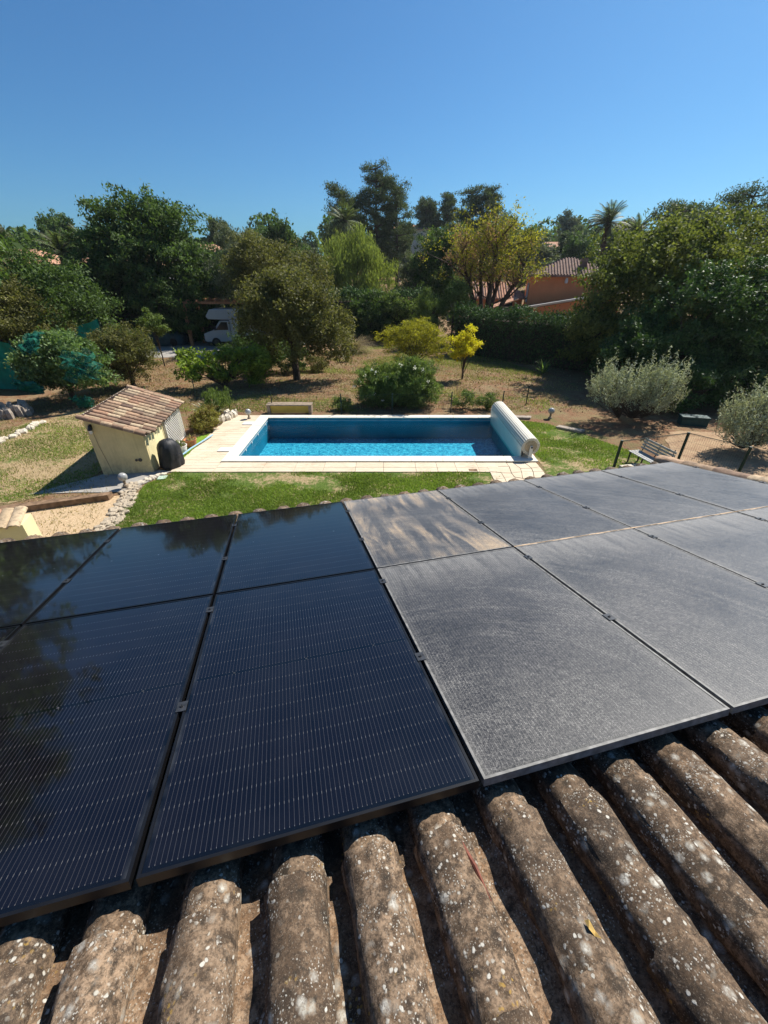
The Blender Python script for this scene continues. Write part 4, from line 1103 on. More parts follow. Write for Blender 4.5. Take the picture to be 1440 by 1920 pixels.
def house_orange():
    t = thing('orange_house', 'orange two-storey house with hipped tile roof behind the right hedge', 'house', (15.8,50.2,0), R(-14))
    MB().box((0,0,-1),(8.0,7.2,4.75)).obj('wall', M_orange, t)
    e = .45; z = 4.76; a = (-e,-e,z); b = (8+e,-e,z); c = (8+e,7.2+e,z); d = (-e,7.2+e,z); r1 = (3.6,3.6,6.35); r2 = (4.4,3.6,6.35)
    m = MB(); m.add([a,b,c,d,r1,r2,(-e,-e,z-.14),(8+e,-e,z-.14),(8+e,7.2+e,z-.14),(-e,7.2+e,z-.14)], [(0,1,5,4),(1,2,5),(2,3,4,5),(3,0,4),(9,8,7,6),(0,6,7,1),(1,7,8,2),(2,8,9,3),(3,9,6,0)])
    rf_ = m.obj('roof', M_roof_old, t)
    # tile rows on the front and left slopes (clipped by the hips)
    for k in range(30):
        x = -e+(8+2*e)*(k+.5)/30; f = min((x+e)/(3.6+e), 1, (8+e-x)/(3.6+e)); m = MB(); m.tube([(x,-e,z+.03),(x,-e+(3.6+e)*f,z+1.59*f+.03)], .085, 6); m.obj('tile_row', M_roof_old, rf_)
        y = -e+(7.2+2*e)*(k+.5)/30; f = min((y+e)/(3.6+e), 1, (7.2+e-y)/(3.6+e))
        m = MB(); m.tube([(-e,y,z+.03),(-e+(3.6+e)*f*.98,y,z+1.59*f+.03)], .085, 6); m.obj('tile_row', M_roof_old, rf_)
    MB().box((4.9,1.2,5.2),(5.5,1.8,6.3)).obj('chimney', M_roof_old, rf_)
    m = MB()
    for k in range(36): m.box((-e+.25*k,-e-.02,z-.20),(-e+.25*k+.12,-e+.1,z-.141))
    m.obj('eave_trim', M_roof_old, rf_)
    w = MB().box((-.06,1.2,2.1),(-.002,2.3,4.0)).obj('window', M_glassdark, t)
    for y in (.75, 2.35): MB().box((-.10,y,2.1),(-.04,y+.5,4.0)).obj('shutter', M_shutter, w)
    MB().lathe([(.14,0),(.17,.2),(.1,.5)], 8, (3.6,-.18,4.0)).obj('wall_light', M_shutter, t)
    # lower wing with lean-to roof
    MB().box((-.8,-3.2,-1),(8.6,-.01,1.7)).obj('wing_wall', M_orange, t)
    m = MB(); m.add([(-.8,-3.2,1.701),(8.6,-3.2,1.701),(8.6,-3.2,3.3),(-.8,-.01,1.701),(8.6,-.01,1.701),(8.6,-.01,3.3)], [(0,1,2),(5,4,3),(1,4,5,2),(0,3,4,1)]); m.obj('gable', M_orange, t)
    m = MB(); m.add([(-1.2,-3.5,1.66),(8.9,-3.5,3.39),(8.9,.3,3.39),(-1.2,.3,1.66),(-1.2,-3.5,1.54),(8.9,-3.5,3.27),(8.9,.3,3.27),(-1.2,.3,1.54)], [(0,1,2,3),(7,6,5,4),(0,4,5,1),(1,5,6,2),(2,6,7,3),(3,7,4,0)]); wr = m.obj('wing_roof', M_roof_old, t)
    m = MB(); m.box((-1.2,-3.55,1.70),(8.9,-3.3,1.76)); 
    MB().tube([(-1.2,-3.46,1.70),(8.9,-3.46,3.43)], .12, 8).obj('verge', M_cream, wr)
    a = MB().box((2.6,-3.28,-.2),(4.6,-3.21,1.25)).obj('garage_door', M_shutter, t)
house_orange()
def house_low():
    t = thing('low_house', 'low orange house with faded brown tile roof behind the yellowing tree', 'house', (9.5,55,0), R(-6))
    MB().box((0,0,-1),(7.0,6,2.35)).obj('wall', M_orange, t)
    m = MB(); z = 2.36; m.add([(-.5,-.6,z),(7.5,-.6,z),(7.5,6.5,z),(-.5,6.5,z),(1.2,3,4.0),(5.6,3,4.0),(-.5,-.6,z-.12),(7.5,-.6,z-.12),(7.5,6.5,z-.12),(-.5,6.5,z-.12)], [(0,1,5,4),(1,2,5),(2,3,4,5),(3,0,4),(9,8,7,6),(0,6,7,1),(1,7,8,2),(2,8,9,3),(3,9,6,0)])
    r = m.obj('roof', M_roof_red, t)
    for k in range(26):
        x = -.5+8*(k+.5)/26; f = min((x+.5)/1.7, 1, (7.5-x)/1.9); m = MB(); m.tube([(x,-.6,z+.03),(x,-.6+3.6*f,z+.03+1.64*f)], .09, 6); m.obj('tile_row', M_roof_red if k % 3 else M_roof_old, r)
    MB().box((4.4,-.03,.1),(5.9,-.001,2.1)).obj('window', M_glassdark, t); MB().box((4.2,-.06,0),(4.38,-.0,2.2)).obj('window_frame', M_shutter, t)
    t = thing('outbuilding', 'small grey stone outbuilding with terracotta roof between the two orange houses', 'outbuilding', (14.6,50.0,0), R(-10))
    MB().box((-2.4,-1.5,-1),(-.1,1.5,1.6)).obj('wall', M_stone2, t)
    m = MB(); m.add([(-2.7,-1.8,1.60),(.0,-1.8,2.5),(.0,1.8,2.5),(-2.7,1.8,1.60),(-2.7,-1.8,1.72),(.0,-1.8,2.62),(.0,1.8,2.62),(-2.7,1.8,1.72)], [(3,2,1,0),(4,5,6,7),(0,1,5,4),(1,2,6,5),(2,3,7,6),(3,0,4,7)]); m.obj('roof', M_roof_red, t)
house_low()
def far_house(label, loc, sx, sy, h, wall, roofm, rz=0, rh=1.3, nwin=3, name='hill_house'):
    t = thing(name, label, 'house', (loc[0], loc[1], loc[2]), rz)
    MB().box((-sx/2,-sy/2,-4),(sx/2,sy/2,h)).obj('wall', wall, t)
    e = .5; m = MB(); m.add([(-sx/2-e,-sy/2-e,h+.01),(sx/2+e,-sy/2-e,h+.01),(sx/2+e,sy/2+e,h+.01),(-sx/2-e,sy/2+e,h+.01),(-sx*.25,0,h+rh),(sx*.25,0,h+rh)], [(0,1,5,4),(1,2,5),(2,3,4,5),(3,0,4),(3,2,1,0)]); m.obj('roof', roofm, t)
    for k in range(nwin): MB().box((-sx/2+sx*(k+.6)/(nwin+.4)-.5,-sy/2-.03,h-1.9),(-sx/2+sx*(k+.6)/(nwin+.4)+.5,-sy/2-.001,h-.7)).obj('window', M_glassdark, t)
far_house('cream house with wide terracotta roof among trees on the right hillside', (35.4,100,6.0), 8.5, 8, 3.2, M_cream, M_roof_red, R(-8), 1.2)
far_house('cream house just visible on the hilltop behind the small umbrella pines', (5.5,110,10.0), 9, 7, 3.0, M_cream, M_roof_red, 0, 1.1)
far_house('cream house peeking over the trees between the round tree and the grey-green one', (-27,72,3.2), 7, 7, 4.2, M_cream, M_roof_red, 0, 1.2)
far_house('white house glimpsed through gaps beneath the big round tree', (-33,60,1.5), 13, 8, 4.2, M_shutter, M_roof_red, 0, 1.6)
far_house('house with terracotta roof behind the fan palms on the left', (-42,55,1.2), 9, 8, 4.6, M_cream, M_roof_red, 0, 1.5)
far_house('flat grey roofed building just left of the orange house roof', (14.5,72,1.2), 7, 6, 3.2, M_cream, M_concrete, 0, .5)

# ------------------------------------------------------------------ vegetation
def Z(x, y): return float(hz(np.array(x, float), np.array(y, float)))
def at(x, y): return (x, y, Z(x, y))
# big round dense tree
tree('broadleaf_tree', 'tallest round dark green tree with domed crown on the left', 'tree', at(-18.3,38), [(0,0,5.6,4.9,4.4,4.3,1),(-1.2,-.5,6.6,3.6,3.2,3.3,1),(2.3,0,4.4,3.6,3.3,3.2,1),(.3,0,8.0,2.4,2.4,2.1,1),(-3.2,0,4.8,2.6,2.6,3,1)], L_dark, 1700, 44, .42, .24, 9, .3, seed=5, shell=.62, axis_w=.3, flat=.6)
tree('broadleaf_tree', 'broad olive green tree filling the left picture edge behind', 'tree', at(-22.5,28.5), [(-1,0,3.6,4.2,3.6,3.5,1),(2.5,-.5,3.0,3.2,3,2.7,1),(-1,0,5.6,2.6,2.6,1.7,1)], L_dark, 1100, 40, .38, .19, 6, .25, seed=2, shell=.6)
tree('broadleaf_tree', 'low brownish green tree in front of the larger one at the left edge', 'tree', at(-22.5,24.8), [(0,0,2.9,3.4,2.8,2.4,1),(2.4,.5,2.4,2,2,1.8,1)], L_olive_dk, 700, 40, .3, .15, 4, .2, seed=3, shell=.6)
tree('yellow_shrub', 'small bright yellow green shrub at the very left edge above the green net', 'shrub', at(-19.3,24.6), [(0,0,1.2,.6,.7,1.2,1)], L_ygreen, 120, 34, .15, .09, 1.5, .05, seed=4)
def hedge(name, label, pts, h, th, leaf, dens, size, seed, base=0, cat='hedge', bumpz=.22, lean=0):
    g = np.random.default_rng(seed); P = np.array(pts, float); t = thing(name, label, cat, at(*pts[0]))
    o = np.array([P[0][0], P[0][1], Z(*pts[0])]); Vs = []; As = []
    core = MB()
    for a, b in zip(P[:-1], P[1:]):
        L = np.linalg.norm(b-a); d = (b-a)/L; n = np.array([-d[1], d[0]]); N = int(L*dens)
        u = g.random(N)*L; face = g.random(N)
        hh = h*(1+.05*np.sin(u*1.3+seed)+.04*np.sin(u*3.1))
        z = np.where(face < .68, g.random(N)**.8*hh, hh+g.normal(size=N)*bumpz)
        side = np.where(face < .40, -1, np.where(face < .68, 1, 0)); w = np.where(side == 0, g.uniform(-1, 1, N), side*(1-.12*(z/h)**3))
        w = w*th/2*(1+.10*np.sin(u*2.2+z*2.5))+g.normal(size=N)*.09
        xy = a+u[:,None]*d+w[:,None]*n; zz = hz(xy[:,0], xy[:,1])+z
        Vs.append(np.column_stack([xy, zz])-o); As.append(np.column_stack([n[0]*side, n[1]*side, np.where(side == 0, 1, .8)]))
        q0 = (a-o[:2]); q1 = (b-o[:2]); c = th*.30
        za = Z(*a)-o[2]; zb = Z(*b)-o[2]
        V = [(*(q0-n*c),za-.1),(*(q1-n*c),zb-.1),(*(q1+n*c),zb-.1),(*(q0+n*c),za-.1),(*(q0-n*c),za+h*.86),(*(q1-n*c),zb+h*.86),(*(q1+n*c),zb+h*.86),(*(q0+n*c),za+h*.86)]
        core.add(V, [(0,3,2,1),(4,5,6,7),(0,1,5,4),(1,2,6,5),(2,3,7,6),(3,0,4,7)])
    core.obj('branches', M_bark, t)
    PP = np.vstack(Vs); AA = np.vstack(As); V, Q = leaf_arrays(PP, size, .4, AA, .45, g, .3)
    link('foliage', np_mesh('foliage', V, Q, leaf, g.random(len(PP))), t)
hedge('tall_hedge', 'very tall dark hedge behind the green gate, in deep shade', [(-34,33),(-26,34.5),(-21,39)], 4.6, 2.2, L_hedge, 900, .26, 11)
hedge('tall_hedge', 'tall dark conifer hedge below the big round tree', [(-21,39),(-17,37.5),(-9,39.5)], 4.2, 2.4, L_hedge, 1000, .26, 12)
hedge('tall_hedge', 'dark clipped hedge closing the back of the garden in the centre', [(-9,40),(-3.4,38.2),(4.6,38.6)], 3.4, 2.0, L_hedge, 1000, .22, 13)
hedge('tall_hedge', 'dense dark clipped hedge in front of the orange house', [(5.4,31.5),(8.3,28.6),(11.0,26.0),(14,23.6),(19,20)], 2.68, 1.8, L_hedge, 2000, .17, 14)
tree('conifer_shrub', 'dark feathery conifer shrub rising in front of the round tree', 'shrub', at(-17.2,34.6), [(0,0,2.9,2.0,1.5,2.4,1),(2,0,2.4,1.5,1.3,2,1)], L_dark, 520, 44, .28, .2, 4, .15, seed=15, axis=(0,0,1), axis_w=.45)
tree('conifer_shrub', 'dark conifer shrub between the thin young tree and the camper', 'shrub', at(-13.3,38.2), [(0,0,2.4,1.8,1.5,2.6,1)], L_dark, 380, 44, .28, .2, 4, .15, seed=16, axis=(0,0,1), axis_w=.45)
tree('grey_tree', 'grey green feathery tree right of the big round tree', 'tree', at(-11.2,36.5), [(0,0,4.6,2.0,1.9,3.4,1),(-.6,0,7.0,1.0,1,1.3,1),(.8,0,5.8,1.5,1.4,2.0,1),(1.6,0,4.8,1.4,1.4,2.6,1)], L_grey, 900, 34, .28, .17, 7, .2, seed=17, axis=(0,0,1), axis_w=.5, aspect=.3)
tree('oak_tree', 'brown green tree behind the spreading front tree, in the centre left', 'tree', at(-7.3,33), [(-1,0,4.4,2.6,2.2,3.0,1),(1.2,0,4.6,2.6,2.2,2.5,1),(-1.8,0,5.2,1.7,1.7,1.7,1)], L_olive_dk, 1000, 36, .32, .16, 6, .22, seed=18)
tree('oak_tree', 'spreading brown green oak with drooping skirt and straight dark trunk on the dry ground', 'tree', at(-4.7,22.5), [(.5,0,3.5,2.1,1.9,1.75,1),(-.8,0,3.8,1.7,1.6,1.5,1),(2.0,0,2.35,1.3,1.4,1.4,1),(-1.6,.2,2.6,1.3,1.3,1.5,1),(.3,-.3,4.6,1.2,1.2,.85,1),(.6,-.8,2.3,1.5,.9,1.0,1)], L_olive_dk, 1250, 34, .26, .14, 4.4, .17, seed=19, shell=.5, droop=.16, flat=.9, bottom=1.05, forks=16, trunk_top=.7)
# willow and its neighbours
tree('willow_tree', 'pale yellow green weeping tree in the centre, below the tall pines', 'tree', at(-2.8,44), [(0,0,4.6,3.2,2.6,3.6,1),(-1.6,0,6.4,1.8,1.8,2.0,1),(2.2,0,4.2,2.0,2,2.6,1),(.6,0,7.0,1.6,1.6,1.6,1)], L_willow, 1100, 40, .36, .24, 7, .25, seed=20, axis=(0,0,-1), axis_w=.75, aspect=.22, droop=.5)
tree('grey_tree', 'small grey leaved tree right of the weeping tree', 'tree', at(3.0,46), [(0,0,4.2,1.8,1.6,2.9,1),(.8,0,5.4,1.1,1.1,1.4,1)], L_grey, 480, 34, .28, .18, 5.5, .15, seed=21, axis=(0,0,1), axis_w=.4)
tree('broadleaf_tree', 'dark green tree directly left of the tall yellowing tree', 'tree', at(5.0,44), [(0,0,4.6,2.3,2.0,3.6,1),(.7,0,6.6,1.6,1.5,1.7,1)], L_dark, 760, 38, .32, .19, 7, .2, seed=22)
tree('broadleaf_tree', 'dark rounded tree behind the oak, left of the weeping tree', 'tree', at(-9.0,52), [(0,0,4.4,3,2.4,3.2,1),(3,0,3.8,2.4,2.4,2.8,1),(-3,0,3.8,2.4,2.4,2.4,1)], L_dark, 760, 34, .38, .24, 6, .25, seed=23)
tree('conifer_shrub', 'dark feathery shrub breaking the line of the back hedge beside the pampas grass', 'shrub', at(-1.2,36.6), [(0,0,1.9,1.5,1.1,2.1,1)], L_dark, 300, 40, .26, .18, 3.6, .12, seed=141, axis=(0,0,1), axis_w=.45)
tree('laurel_shrub', 'rounded green shrub against the back hedge behind the wide yellowish shrub', 'shrub', at(1.3,36.4), [(0,0,1.6,1.5,1.0,1.7,1),(-.8,0,2.8,.9,.8,.9,1)], L_mid, 300, 36, .24, .15, 3.2, .1, seed=142)
tree('pine_sapling', 'bright green young conifer beside the large yellowish shrub', 'tree', at(3.0,33.5), [(0,0,1.4,1.05,1.0,1.4,1),(0,0,2.8,.7,.7,1.2,1),(-.1,0,3.8,.3,.3,.7,1)], L_mid, 430, 40, .2, .15, 4.2, .08, seed=24, axis=(0,0,1), axis_w=.6, aspect=.22)
tree('young_tree', 'mid green slender tree between conifer and yellowing tree', 'tree', at(5.4,35), [(0,0,2.4,1.2,1.1,2.0,1),(.4,0,3.6,.7,.7,1,1)], L_mid, 360, 34, .22, .14, 4, .08, seed=25)
# tall yellowing tree with many forked stems
def forked_tree(name, label, base, stems, tips, leaf, leaf2, seed):
    g = np.random.default_rng(seed); t = thing(name, label, 'tree', base); mb = MB(); ends = []
    for (a, b, c, r) in stems:
        pts = [Vector((a*.2, 0, -.2)), Vector((a*.6, b*.4, c*.22)), Vector((a*1.4, b*.8, c*.5)), Vector((a*2.3, b, c*.78)), Vector((a*2.8, b*1.2, c))]
        mb.tube(pts, [r, r*.85, r*.62, r*.4, r*.15], 8)
        for k in range(9):
            f = .35+.6*g.random(); i = int(f*4); s = pts[i].lerp(pts[min(i+1, 4)], f*4-i)
            e = s+Vector((g.normal()*1.0+a*.3, g.normal()*.9, .7+1.5*g.random())); mid = s.lerp(e, .5)+Vector((g.normal()*.15, g.normal()*.15, .1))
            mb.tube([s, mid, e], [r*.3, r*.2, r*.05], 5, cap=False); ends.append(tuple(e)); ends.append(tuple(e)); ends.append(tuple(mid))
        ends.append(tuple(pts[-1]))
    mb.obj('trunk', M_bark, t, smooth=True)
    E = np.array(ends); 
    for nm, lf, fr in (('crown', leaf, .55), ('yellow_leaves', leaf2, .27), ('brown_leaves', L_brown, .18)):
        n = int(tips*fr); C = E[g.integers(len(E), size=n)]+g.normal(size=(n,3))*np.array([.45,.45,.42]); C = C[C[:,2] > 4.0+.9*g.random(len(C))]; n = len(C)
        if nm == 'yellow_leaves': C += np.array([.15, 0, .2])
        if nm == 'brown_leaves': C += np.array([-.35, 0, -.3])
        P = np.repeat(C, 30, 0)+g.normal(size=(n*30,3))*.24; V, Q = leaf_arrays(P, .16, .5, None, 0, g); link(nm, np_mesh(nm, V, Q, lf, np.clip(np.repeat(g.random(n), 30)*.7+g.random(len(P))*.3, 0, 1)), t)
forked_tree('plane_tree', 'tall yellowing tree with several forked dark stems above the right hedge', at(8.3,37), [(-.85,.3,6.9,.30),(.1,-.4,7.7,.30),(.5,.3,7.2,.24),(1.05,0,6.2,.28),(-.3,.6,7.3,.22)], 560, L_autumn, L_ygreen, 26)
tree('plane_tree', 'pinkish brown leaved part dead tree tangled behind the yellowing tree', 'tree', at(7.2,40), [(-.3,0,6.2,1.1,1.0,1.4,1)], L_brown, 200, 30, .28, .13, 7, .15, seed=27)
# foreground garden
tree('yellow_shrub', 'wide yellowish green shrub on the dry ground, left of the bright yellow sapling', 'shrub', at(1.8,25.6), [(0,0,1.6,1.7,1.3,1.1,1),(-1.1,0,1.5,1.1,1,1.0,1),(1.3,-.1,1.2,1.2,1,.9,1),(.2,0,2.3,1.1,1,.65,1)], L_ygreen, 620, 30, .2, .085, 2.4, .08, seed=28, shell=.45, flat=.5, forks=22, trunk_top=.25, bottom=.3)
tree('yellow_sapling', 'small bright lemon yellow sapling with thin dark stem', 'tree', at(4.25,22.6), [(0,0,1.75,.78,.7,.65,1),(.15,0,2.4,.45,.45,.5,1),(-.35,0,1.3,.5,.5,.4,1),(.6,0,1.75,.5,.5,.35,1)], L_yellow, 190, 24, .14, .10, 2.3, .05, seed=29, shell=.35, forks=14, trunk_top=.4, aspect=.6, bottom=.75)
t_ole = tree('oleander_bush', 'dense rounded oleander bush with white flowers right behind the pool', 'shrub', at(.5,17.6), [(-.75,0,.78,1.0,.85,.85,1),(.65,0,.90,1.15,.95,1.0,1),(0,.2,.8,1.1,1,.9,1)], L_mid, 1800, 34, .14, .125, 1.2, .06, seed=30, aspect=.24, axis=(0,0,1), axis_w=.5, bottom=.08, shell=.6)
g = np.random.default_rng(31)
for k, (x, z) in enumerate(((-1.25,1.42),(-1.0,1.62),(-.85,1.55),(-1.5,1.2),(.2,1.85),(.75,1.72),(1.05,1.66),(-1.75,.95),(-.9,.7),(1.3,1.2),(-.4,1.3),(-.55,.42))):
    P = g.normal(size=(16,3))*.035; V, Q = leaf_arrays(P, .05, .8, None, 0, g); link('flower', np_mesh('flower', V, Q, L_flower, g.random(16)), t_ole, (x, -.62-.2*g.random(), z))
# right side big trees
tree('maple_tree', 'huge leafy tree with yellow tinged upper leaves dominating the right', 'tree', at(15.2,23.5), [(0,0,4.3,4.6,3.8,3.4,1),(-2.7,-.3,3.2,2.65,2.6,2.5,1),(3.5,0,5.0,3.5,3.2,2.9,1),(-1.2,-.5,5.6,2.4,2.2,1.6,1),(-3.5,0,1.9,1.7,1.8,1.5,1)], L_maple, 2300, 38, .32, .145, 6.5, .3, seed=33, shell=.6, aspect=.7, bottom=.9)
tree('glossy_tree', 'dark glossy leaved tree standing in front of the huge right-hand tree', 'tree', at(13.4,19.4), [(0,0,2.9,2.7,2.2,2.3,1),(2.0,-.3,3.2,2.4,2,2.2,1),(-1.9,0,1.9,1.7,1.7,1.5,1),(4.5,0,3.0,2.5,2,2.4,1)], L_glossy, 1800, 38, .24, .125, 4, .22, seed=34, shell=.6, aspect=.5, bottom=.3)
def olive(label, base, lobes, n, seed, size=.075, spikes=40):
    g = np.random.default_rng(seed); t = thing('olive_bush', label, 'shrub', base); mb = MB(); PP = []; AA = []; TT = []
    for (x, y, z, rx, ry, rz, w) in lobes:
        for k in range(int(n*w)):
            d = unit(g.normal(size=3)); d[2] = abs(d[2])*1.1-.15; r = .55+.45*g.random()
            e = np.array([x, y, z])+d*np.array([rx, ry, rz])*r; s = np.array([x*.5, y*.5, .15])
            tip = e+np.array([d[0]*.25, d[1]*.2, .35+.75*g.random()**2])*(1 if k % 3 else .35)
            if k < spikes: mb.tube([s, (s+e)/2+g.normal(size=3)*.05, e, tip], [.018,.012,.007,.003], 4, cap=False)
            m = 42; u = g.random(m)[:,None]**1.3; Q = e*(1-u)+tip*u+g.normal(size=(m,3))*.07*(1-.7*u); PP.append(Q); AA.append(np.tile(tip-e, (m,1))); TT.append(np.clip(g.random(m)*.6+.4*g.random(), 0, 1))
    P = np.vstack(PP); V, Q = leaf_arrays(P, size, .28, np.vstack(AA), .4, g); link('foliage', np_mesh('foliage', V, Q, L_silver, np.concatenate(TT)), t)
    mb.obj('branches', M_bark, t)
olive('tall silvery olive bush with upright spiky shoots, beyond the side lawn', at(9.55,15.3), [(-.95,0,1.0,.8,.9,.95,1),(.75,0,1.05,.8,.9,.95,1),(0,0,.6,1.35,1.1,.5,.8)], 150, 41, size=.095)
olive('rounder silvery olive bush at the right picture edge by the mesh fence', at(11.7,12.3), [(0,0,.9,1.05,.95,.85,1),(.7,.2,.8,.9,.8,.9,1),(-.5,-.2,.5,.7,.7,.5,.6)], 190, 42, size=.085)
tree('laurel_shrub', 'glossy shrub hidden in shade behind the spiky olive bush', 'shrub', at(12.4,16.8), [(0,0,.9,1.7,1.0,1.1,1),(2.2,0,.9,1.5,1,1.2,1)], L_glossy, 420, 34, .2, .11, 1.6, .08, seed=43)
# fruit trees at left
t_cit = tree('citrus_tree', 'pale leaved fruit tree wrapped in torn green netting on the left', 'tree', at(-14.0,18.3), [(0,0,1.75,1.6,1.4,1.2,1),(-.8,.1,1.6,1.0,1.1,.95,1),(1.0,0,1.5,1.2,1.1,1.1,1),(0,0,2.4,.9,.9,.6,1)], L_citrus, 900, 26, .2, .13, 2.2, .1, seed=44, shell=.6, aspect=.5, bottom=.15)
g = np.random.default_rng(45)
def netpatch(poly, seed):
    g = np.random.default_rng(seed); n = 10; A, B, C_, D = [np.array(p, float) for p in poly]; V = []; F = []
    for s in (0, 1):
        for i in range(n+1):
            for j in range(n+1):
                u, v = i/n, j/n; p = (A*(1-u)+B*u)*(1-v)+(D*(1-u)+C_*u)*v
                p = p+np.array([.05*math.sin(v*9+seed), -.10*math.sin(u*7+seed)*math.sin(v*6)+(.004 if s else 0), .06*math.sin(u*8+v*5)])+g.normal(size=3)*.012*(1-s); V.append(tuple(p))
    S = (n+1)**2
    for i in range(n):
        for j in range(n):
            if g.random() < .06: continue
            k = i*(n+1)+j; F.append((k, k+n+1, k+n+2, k+1)); F.append((S+k, S+k+1, S+k+n+2, S+k+n+1))
    m = MB(); m.v = V; m.f = F; return m
M_sheer = NT('sheer_green_netting', .2, .7); M_sheer.col((.012,.16,.11))
_tr = M_sheer.N.new('ShaderNodeBsdfTransparent'); _mx = M_sheer.N.new('ShaderNodeMixShader'); _mx.inputs[0].default_value = .68
M_sheer.L.new(M_sheer.b.outputs[0], _mx.inputs[1]); M_sheer.L.new(_tr.outputs[0], _mx.inputs[2]); M_sheer.L.new(_mx.outputs[0], M_sheer.out.inputs[0])
nt = thing('fruit_netting', 'torn green netting draped over the pale leaved fruit tree', 'netting', at(-14.0,18.3))
def drape(c, r, a0, a1, e0, e1, seed):
    g = np.random.default_rng(seed); n, m = 26, 16; V = []; F = []
    for sd in (0, 1):
        for i in range(n+1):
            for j in range(m+1):
                a = R(a0+(a1-a0)*i/n)+.10*math.sin(j*.9+seed); e = R(e0+(e1-e0)*j/m)+.09*math.sin(i*.7+seed*2)
                k = 1.06+.05*math.sin(i*1.1+j*.5)+.04*math.sin(j*1.7+i*.3)-sd*.006
                V.append((c[0]+r[0]*k*math.cos(e)*math.sin(a), c[1]-r[1]*k*math.cos(e)*math.cos(a), c[2]+r[2]*k*math.sin(e)))
    S = (n+1)*(m+1)
    for i in range(n):
        for j in range(m):
            k = i*(m+1)+j; F.append((k, k+m+1, k+m+2, k+1)); F.append((S+k, S+k+1, S+k+m+2, S+k+m+1))
    b = MB(); b.v = V; b.f = F; return b
for c, r_, a0, a1, e0, e1 in (((.2,0,1.6),(1.9,1.55,1.35),-20,4,30,66), ((.5,0,1.5),(1.95,1.6,1.3),22,58,-10,32), ((-.1,0,1.5),(1.8,1.6,1.3),-34,2,-30,-16), ((.9,0,1.0),(1.5,1.7,1.2),14,34,-62,-20)):
    drape(c, r_, a0, a1, e0, e1, len(nt.children)+1).obj('net_piece', M_sheer.m, nt, smooth=True)
tree('bay_tree', 'rounded brown green bush between the netted fruit tree and the thin young tree', 'shrub', at(-12.6,20.8), [(0,0,1.35,1.35,1.2,1.15,1),(.3,0,1.9,1.1,1,.95,1),(-.6,.1,1.7,1.1,1,.9,1)], L_olive_dk, 760, 34, .17, .095, 2, .1, seed=46, bottom=.3)
tree('tamarisk_shrub', 'feathery green shrub top behind the rounded brown green bush', 'shrub', at(-14.2,23.6), [(0,0,1.6,1.4,1,1.0,1)], L_mid, 380, 34, .16, .10, 2, .08, seed=47, aspect=.2, axis=(0,0,1), axis_w=.6)
tree('young_tree', 'thin young tree with staked stem and small round green crown', 'tree', at(-13.55,26.1), [(-.1,0,2.5,.62,.6,.62,1),(.15,0,2.1,.6,.5,.35,1),(-.1,0,2.95,.3,.3,.3,1)], L_mid, 190, 30, .13, .10, 2.4, .035, seed=48, bottom=1.6, trunk_top=.85, forks=8)
t_fig = tree('loquat_tree', 'sprawling bright green large leaved fruit tree beyond the pump house', 'tree', at(-7.9,20.6), [(-1.5,0,.95,1.0,.9,.75,1),(0,0,1.1,1.1,1,.8,1),(1.5,.1,1.05,1.1,.9,.85,1),(-1.6,.2,1.5,.6,.6,.5,1),(2.0,0,1.5,.6,.6,.5,1)], L_fig, 400, 17, .19, .20, 1.6, .10, seed=49, shell=.45, aspect=.38, forks=26, trunk_top=.3, bottom=.25, axis=(0,0,1), axis_w=.25)
tree('laurel_shrub', 'dark shrub mass shading behind the bright green fruit tree', 'shrub', at(-7.4,24.3), [(0,0,1.1,1.8,1.1,1.1,1),(1.8,.3,.9,1.1,1,.9,1)], L_dark, 480, 34, .2, .11, 1.8, .08, seed=50)
# pampas, small plants
def tuft(name, label, base, n, L, w, leaf, seed, arch=.6, cat='plant', up=.5, par=None):
    g = np.random.default_rng(seed); t = thing(name, label, cat, base); V = []; Q = []; T = []
    for k in range(n):
        a = g.uniform(0, 6.28); l = L*g.uniform(.6, 1.1); el = R(90)*(1-up*g.random()); d = np.array([math.cos(a), math.sin(a), 0]); s = np.array([-d[1], d[0], 0])*w
        p = d*.03; prev = None; m = 5; k0 = len(V)
        for j in range(m+1):
            f = j/m; e = el-arch*f*1.6; 
            if j: p = p+(d*math.cos(e)+np.array([0,0,1])*math.sin(e))*l/m
            ww = s*(1-f)**.6*(1 if j else .6)+1e-4; V += [p-ww, p+ww]
        for j in range(m): Q.append((k0+2*j, k0+2*j+1, k0+2*j+3, k0+2*j+2)); T.append(g.random())
    link('leaves', np_mesh('leaves', np.array(V), np.array(Q), leaf, np.array(T)), t); return t
tuft('pampas_grass', 'straw coloured pampas grass clump right of the spreading oak', at(-2.2,31.2), 900, 2.0, .010, L_straw, 51, .95)
tuft('agave', 'small pale agave on the dry ground beside the oak', at(-2.4,27.6), 26, .8, .05, L_silver, 52, .3)
tuft('agave', 'blue grey agave behind the plant bed by the pump house lattice', at(-6.9,15.9), 40, .85, .05, L_silver, 53, .35)
tuft('yucca', 'small bright rosette yucca at the foot of the right hedge', at(9.1,24.0), 60, .95, .035, L_citrus, 54, .35)
tuft('banana_plant', 'young banana plant with two broad leaves behind the pump house roof', at(-9.6,16.4), 7, 1.25, .14, L_mid, 55, .35, up=.7)
tree('bedding_shrub', 'reddish green shrub in the bed between lattice and deck', 'shrub', at(-6.55,14.3), [(0,0,.38,.5,.55,.42,1),(-.1,.6,.35,.4,.5,.38,1)], L_red, 330, 30, .08, .06, .5, .03, seed=56, bottom=.03)
tree('bedding_shrub', 'small palm like green shrub beside the rock heap at the deck corner', 'shrub', at(-6.8,16.4), [(0,0,.5,.6,.5,.5,1)], L_mid, 170, 26, .12, .10, .6, .03, seed=57, axis=(0,0,1), axis_w=.6, aspect=.2)
